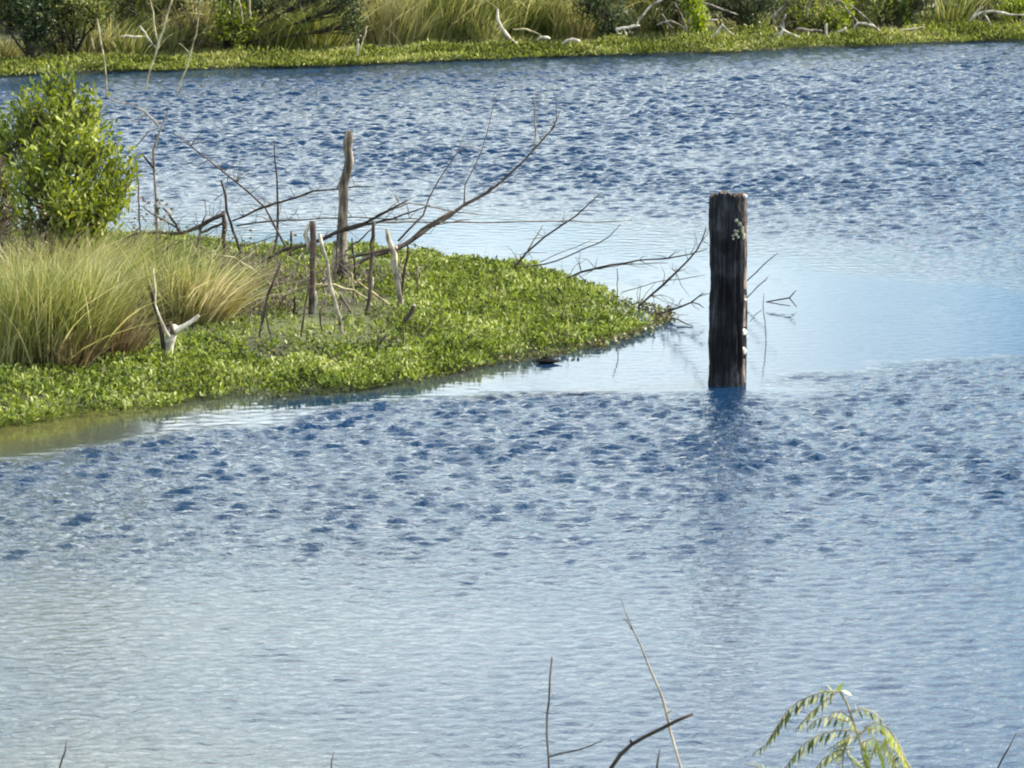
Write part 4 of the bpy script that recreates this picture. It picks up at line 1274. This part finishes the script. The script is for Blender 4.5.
fstick('driftwood', 'level pale branch behind the foot of the curved white branch', 'straw', 1.2, [(513, 29, 1.6), (524, 29, 2), (534, 32, 2), (542, 37, 1.4)])
fstick('driftwood', 'smaller left one of two arched white logs on the far bank', 'weathered', .6, [(537, 40, 2), (541, 37.5, 2.6), (547, 37, 3), (550, 39, 2)])
fstick('driftwood', 'larger right one of two arched white logs on the far bank', 'weathered', .5, [(562, 44, 2), (567, 40.5, 3), (573, 39, 3.6), (578, 41, 3), (582, 45, 2)])
fstick('driftwood', 'long white slanting branch reaching the top of the picture', 'weathered', 1.3, [(640, 20, 1.8), (646, 11, 2.4), (652, 5, 2.8), (661, 0, 2.8), (672, -7, 2)],
       cat='branch')
fstick('driftwood', 'knobbly white log lying below the slanting white branch', 'weathered', .9, [(616, 29, 3.4), (624, 28, 3.4), (632, 26, 3.4), (640, 26, 2.2)],
       kids=[([(624, 28, 2), (625, 33, 2), (627, 37, 1.6)], 0), ([(616, 29, 2), (619, 33, 1.6), (622, 34, 1.2)], 0), ([(636, 26, 2), (640, 18, 1.6), (645, 14, 1)], 0)])
fstick('driftwood', 'grey bent branch left of the yellow green bush, far bank', 'bark_grey', .9, [(657, 25, 2), (663, 22, 2.4), (671, 21, 2.4), (679, 25, 2), (687, 31, 1.4)],
       kids=[([(662, 14, 1.6), (667, 22, 2), (672, 28, 2)], 0), ([(675, 3, 1.6), (681, 15, 2), (687, 29, 1.6)], 0)])
fstick('driftwood', 'pale prong of driftwood right beside the yellow green bush', 'weathered', .7, [(713, 37, 2), (718, 31, 2.4), (723, 25, 2.4), (728, 30, 2), (734, 35, 1.4)],
       kids=[([(709, 20, 2.4), (714, 21, 2.6), (718, 20, 2)], 0)])
fstick('driftwood', 'weathered root with splayed prongs near the far waterline', 'weathered', .5, [(779, 40, 2.6), (781, 34, 3), (783, 29, 3), (780, 25, 2)],
       kids=[([(783, 30, 2.6), (790, 34, 2.8), (800, 37.5, 2)], 0), ([(781, 32, 2), (775, 35, 1.8), (773, 37, 1.4)], 0), ([(784, 29, 2), (783, 20, 1.8), (786, 14, 1.2)], 0, 'bark_grey')])
fstick('driftwood', 'straight pale branch leaning right above the splayed root', 'bark_grey', 1.1, [(771, 19, 2), (778, 11, 2.4), (786, 3, 2.2), (792, -4, 1.6)], cat='branch')
fstick('driftwood', 'long low pale log lying right of the splayed root', 'bark_grey', .8, [(796, 29, 2), (808, 30, 2.6), (822, 31, 2)])
fstick('stake', 'short white post stub standing in the far shore weeds', 'weathered', .55, [(826, 36, 3), (826, 30, 3), (826.5, 23, 2.4)], cat='stake')
fstick('driftwood', 'small pale root lying right of the white post stub', 'weathered', .7, [(838, 32, 2), (843, 30, 2.6), (846, 27, 2)])
fstick('driftwood', 'crooked pale branch like a low gable on the far bank', 'weathered', .8, [(854, 28, 2.2), (858, 23, 2.6), (866, 23.5, 2.8), (873, 26, 2.6), (880, 31, 2)],
       kids=[([(858, 23, 2), (846, 8, 2), (838, -2, 1.6)], 0, 'bark_grey'), ([(874, 26, 1.8), (862, 14, 1.8), (848, 4, 1.4)], 0, 'bark_grey')])
fstick('driftwood', 'upright grey branch rising over the white post stub', 'bark_grey', 1.1, [(807, 18, 1.8), (808, 8, 2), (812, -2, 1.6)], cat='branch')
fstick('driftwood', 'low pale log under the columnar yellow green plant', 'straw', .6, [(900, 30, 2), (912, 29, 2.4), (925, 28, 1.8)])
fstick('driftwood', 'bowed white log over a dark hollow at the right', 'weathered', .9, [(970, 21, 2.6), (975, 15.5, 3.4), (983, 12, 3.6), (992, 11.5, 3.4), (1003, 13, 3), (1012, 15, 2.4), (1026, 15, 1.8)],
       kids=[([(985, 13, 1.6), (988, 20, 1.8), (991, 26, 1.2)], 0), ([(972, 17, 1.2), (978, 10, 1.2), (983, 6, 1)], 0)])
fstick('driftwood', 'tall grey branch slanting across the dark bush at 720', 'bark_grey', 1.0, [(702, 2, 1.6), (718, 8, 2), (738, 15, 1.6)], cat='branch')['label'] = 'thin grey branch sloping right across the dark bush past the yellow bush'
fstick('driftwood', 'pair', 'straw', 1.2, [(243, 24, 1.4), (241, 10, 1.6), (238, -4, 1.4)], kids=[([(251, 20, 1.4), (250, 8, 1.6), (249, -4, 1.4)], 0)], cat='branch')['label'] = 'two slim pale stems rising above the bright leafy bush, far bank'

for px_, bk_, lb_ in [(345, 2.0, 'shadowy twig thicket in the dark gap of grass, far bank'), (612, 1.5, 'brown twig thicket behind the knobbly white log'),
                      (740, 1.5, 'grey twig thicket beside the splayed driftwood root'), (795, 1.6, 'grey twig thicket behind the splayed driftwood root'),
                      (850, 1.7, 'thin twig thicket above the crooked pale branch'), (90, 1.6, 'brown twig thicket under the overhanging leafy bough'),
                      (205, 1.4, 'reddish twig thicket left of the bright leafy bush, far bank'), (985, 1.5, 'dark twig thicket under the bowed white log')]:
    thicket('dead_thicket', fb(px_, bk_), .3, .25, .75, 46, 'bark_brown' if px_ < 700 else 'bark_grey', lb_, .006, 130)


# ------------------------------------------------------------------ foreground twigs and the fern-like plant, near bank
def near_foot(px, Y):
    q = at(px, 800, Y)
    return np.array([q[0], q[1], float(ground_h(np.array([q[0]]), np.array([q[1]]))[0]) - .05])


def near_stick(label, mat, Y, pts, kids=(), cat='twig'):
    P_, r_ = limb(pts, Y)
    foot = near_foot(pts[0][0], Y)
    mid = (foot + P_[0]) / 2 + np.array([.01, 0, 0])
    P_ = np.vstack([foot[None], mid[None], P_]); r_ = np.concatenate([[r_[0] * 1.5, r_[0] * 1.2], r_])
    v, f = tube_data(P_ - foot, r_, 8, .12)
    o = link('bare_twig', tri_mesh('bare_twig', v, f, True), M[mat]); o.location = foot
    tag(o, label, cat, 'bare twigs in the foreground')
    for kd in kids:
        kP, kr = limb(kd, Y)
        v, f = tube_data(kP - foot, kr, 6, .1)
        link('side_twig', tri_mesh('side_twig', v, f, True), M[mat], o)


near_stick('upright grey twig with one side shoot at bottom centre', 'twig', 9.0,
           [(549, 772, 2.6), (548.5, 755, 2.4), (547, 735, 2.4), (547, 715, 2.4), (549, 700, 2.2), (550, 690, 2.6), (550, 678, 2.2), (552, 657, 1.6)],
           [[(549, 757, 2), (563, 753, 2), (580, 750, 1.8), (592, 745, 1.6), (603, 740, 1.2)]])
near_stick('long pale twig leaning left, tallest of the foreground twigs', 'pale_grey', 9.4,
           [(682, 772, 3), (677, 753, 2.8), (670, 732, 3), (667, 715, 3), (662, 698, 2.8), (656, 683, 2.6), (649, 665, 2.2), (640, 645, 1.9), (632, 630, 1.4), (625, 612, 1), (620, 596, .6)],
           [[(667, 713, 2), (671, 711, 1.6), (673, 710, 1)], [(632, 630, 1), (626, 620, 1.4), (623, 619, .8)]])
near_stick('thick dark crooked twig crossing the long pale twig', 'bark_dark', 8.6,
           [(606, 776, 5), (613, 766, 4.6), (622, 754, 4.6), (632, 743.5, 4.6), (645, 737, 4.2), (661, 729, 4), (678, 720, 3.8), (693, 714, 3)],
           [[(632, 743, 4), (631, 741, 3), (630.5, 739.5, 2)]])
near_stick('short upright stub between the thick dark twig and long pale twig', 'twig', 9.0, [(656, 774, 2.4), (658, 760, 2.2), (660, 749, 1.6)])
near_stick('small bent twig at the bottom left of the picture', 'twig', 9.0, [(58, 774, 2), (62, 760, 2), (66, 751, 1.8), (66.5, 741, 1.2)])
near_stick('very short twig tip left of bottom centre', 'twig', 9.0, [(331, 775, 1.6), (332, 762, 1.6), (334, 752, 1)])
near_stick('single leaning twig in the bottom right corner', 'twig', 9.0, [(994, 776, 2.2), (1002, 760, 2), (1010, 746, 1.8), (1017, 732, 1.2)])

# fern-like plant with drooping, feathery leaves
PY = 8.4
pf = near_foot(880, PY)
plant = empty('feathery_plant', pf)
tag(plant, 'pale green feathery leaved plant drooping in the bottom right foreground', 'plant')


def PL(pts):
    return limb(pts, PY)


P_, r_ = PL([(872, 778, 4), (866, 756, 3.6), (860, 738, 3.2), (852, 716, 2.8), (846, 702, 2.6), (840, 692, 2.4)])
P_ = np.vstack([pf[None], P_]); r_ = np.concatenate([[.006], r_])
v, f = tube_data(P_ - pf, r_, 7)
link('stem', tri_mesh('stem', v, f, True), M['straw'], plant)
v, f = tube_data(*(lambda q: (q[0] - pf, q[1]))(PL([(858, 735, 3), (866, 728, 3), (876, 728, 2.8), (888, 738, 2.4), (900, 752, 2.2), (914, 774, 2)])), 6)
link('stem', tri_mesh('stem', v, f, True), M['straw'], plant)

# one leaflet shape, shared
lv, lf = leaves(np.zeros((1, 3)), np.array([[0, 0, -1.0]]), np.array([1.0]), np.array([.20]), fold=.12, droop=.0)
leaf_me = {}
for k_, mt_ in (('pale', 'pale_frond'), ('lime', 'lime_leaf'), ('dark', 'dark_leaf')):
    me = tri_mesh('leaflet', lv, lf); me.materials.append(M[mt_]); leaf_me[k_] = me


def frond(pts, ln, kinds, step=.0085, side=(0, 0, -1), fan=.5, lmax=170):
    P_, r_ = PL(pts)
    v, f = tube_data(P_ - pf, r_, 5)
    fr = link('frond', tri_mesh('frond', v, f, True), M['straw'], plant)
    d_ = np.concatenate([[0], np.cumsum(np.linalg.norm(np.diff(P_, axis=0), axis=1))])
    k = 0
    s_ = .01
    while s_ < d_[-1]:
        t_ = s_ / d_[-1]
        i = min(len(P_) - 2, int(np.searchsorted(d_, s_)) - 1); i = max(i, 0)
        q = P_[i] + (P_[i + 1] - P_[i]) * ((s_ - d_[i]) / max(1e-6, d_[i + 1] - d_[i]))
        tang = norm(P_[i + 1] - P_[i])
        for sg in (-1, 1):
            dr = np.array(side, float) * 1.0 + tang * .35 + np.array([0, sg * fan, 0]) + R.randn(3) * .10
            dr = norm(dr)
            o_ = bpy.data.objects.new('leaflet', leaf_me[kinds[k % len(kinds)]])
            COL.objects.link(o_); o_.parent = fr
            o_.location = q - pf
            quat = Vector(dr).to_track_quat('-Z', 'Y')
            o_.rotation_mode = 'QUATERNION'; o_.rotation_quaternion = quat
            L_ = 1.15 * ln * math.sin(math.pi * (.18 + .72 * t_)) * R.uniform(.8, 1.15)
            o_.scale = (L_, L_, L_)
            k += 1
        s_ += step
    return fr


D = 'dark'; Pp = 'pale'; Lm = 'lime'
frond([(838, 691, 2), (826, 692, 1.8), (812, 695, 1.6), (798, 702, 1.5), (786, 712, 1.4), (776, 728, 1.3), (766, 744, 1.2), (753, 754, 1)], .034, [D, D, D, Pp], .0105)
frond([(836, 693, 1.8), (824, 702, 1.6), (812, 712, 1.6), (802, 722, 1.4), (796, 730, 1)], .03, [Pp, D, Pp], .012)
frond([(848, 722, 2), (836, 718, 1.6), (824, 716, 1.4), (814, 720, 1.2), (808, 728, 1)], .03, [D, Pp, D], .0125)
frond([(852, 730, 2), (836, 730, 1.7), (820, 734, 1.6), (806, 742, 1.5), (795, 754, 1.4), (784, 770, 1.2)], .034, [D, D, Pp], .0125)
frond([(852, 730, 2), (848, 742, 1.6), (844, 754, 1.4), (842, 770, 1.2)], .03, [Pp, D, Pp, Lm], .011, side=(-.8, 0, -.3))
frond([(860, 740, 2), (862, 752, 1.6), (866, 770, 1.4)], .03, [Lm, Pp], .010, side=(.7, 0, -.5))
frond([(864, 728, 2), (876, 722, 1.8), (888, 727, 1.6), (898, 742, 1.4), (906, 760, 1.2), (912, 776, 1)], .034, [Lm, Pp, Pp], .010, side=(-.1, 0, -1))
frond([(870, 730, 2), (876, 742, 1.8), (880, 756, 1.6), (884, 774, 1.4)], .04, [Pp, Lm, Lm], .010, side=(.3, 0, -1))
frond([(856, 728, 2), (850, 718, 1.6), (842, 712, 1.4), (834, 712, 1.2), (828, 718, 1)], .026, [Pp, Lm, Pp], .010)
frond([(858, 744, 2), (872, 738, 1.6), (886, 744, 1.4), (894, 758, 1.2), (898, 776, 1)], .032, [Pp, Pp, Lm], .009, side=(-.4, 0, -.9))
frond([(854, 748, 2), (838, 750, 1.6), (824, 758, 1.4), (812, 774, 1.2)], .03, [D, Pp, Pp], .0115)
frond([(846, 752, 1.6), (852, 762, 1.4), (856, 778, 1.2)], .032, [Pp, Lm, Pp], .009, side=(.9, 0, -.2))
frond([(862, 776, 1.6), (776, 774, 1), (756, 766, 1), (744, 764, .8)], .02, [Pp, Pp], .012, side=(-.1, 0, .9))
frond([(850, 712, 1.8), (862, 708, 1.5), (874, 712, 1.3), (884, 722, 1)], .022, [Pp, Lm, D], .009)
frond([(862, 736, 1.8), (850, 738, 1.5), (838, 742, 1.3), (828, 750, 1)], .026, [Pp, D, Pp], .009)
frond([(876, 746, 1.8), (872, 756, 1.5), (868, 768, 1.2), (866, 780, 1)], .026, [Lm, D, Pp], .009, side=(-.9, 0, -.2))
frond([(890, 748, 1.8), (900, 756, 1.5), (906, 768, 1.2), (908, 780, 1)], .028, [Pp, Pp, D], .009, side=(-.7, 0, -.6))
# unopened tip and young leaves
for (x_, y_, L_, dx_, dz_, mt_) in [(836, 694, .030, .55, .85, 'lime'), (834, 693, .026, -.6, .6, 'pale'), (841, 690, .03, .9, -.5, 'pale'), (832, 694, .03, -.9, .2, 'lime'), (888, 735, .04, -.25, -1, 'lime'),
                                    (893, 742, .04, .2, -1, 'pale'), (874, 744, .04, .1, -1, 'lime'), (900, 756, .035, .4, -1, 'pale'), (858, 716, .03, -.3, 1, 'pale')]:
    o_ = bpy.data.objects.new('leaf', leaf_me[mt_]); COL.objects.link(o_); o_.parent = plant
    o_.location = at(x_, y_, PY) - pf
    o_.rotation_mode = 'QUATERNION'; o_.rotation_quaternion = Vector((dx_, .25, dz_)).to_track_quat('-Z', 'Y')
    o_.scale = (L_ * 1.5, L_ * 1.5, L_)
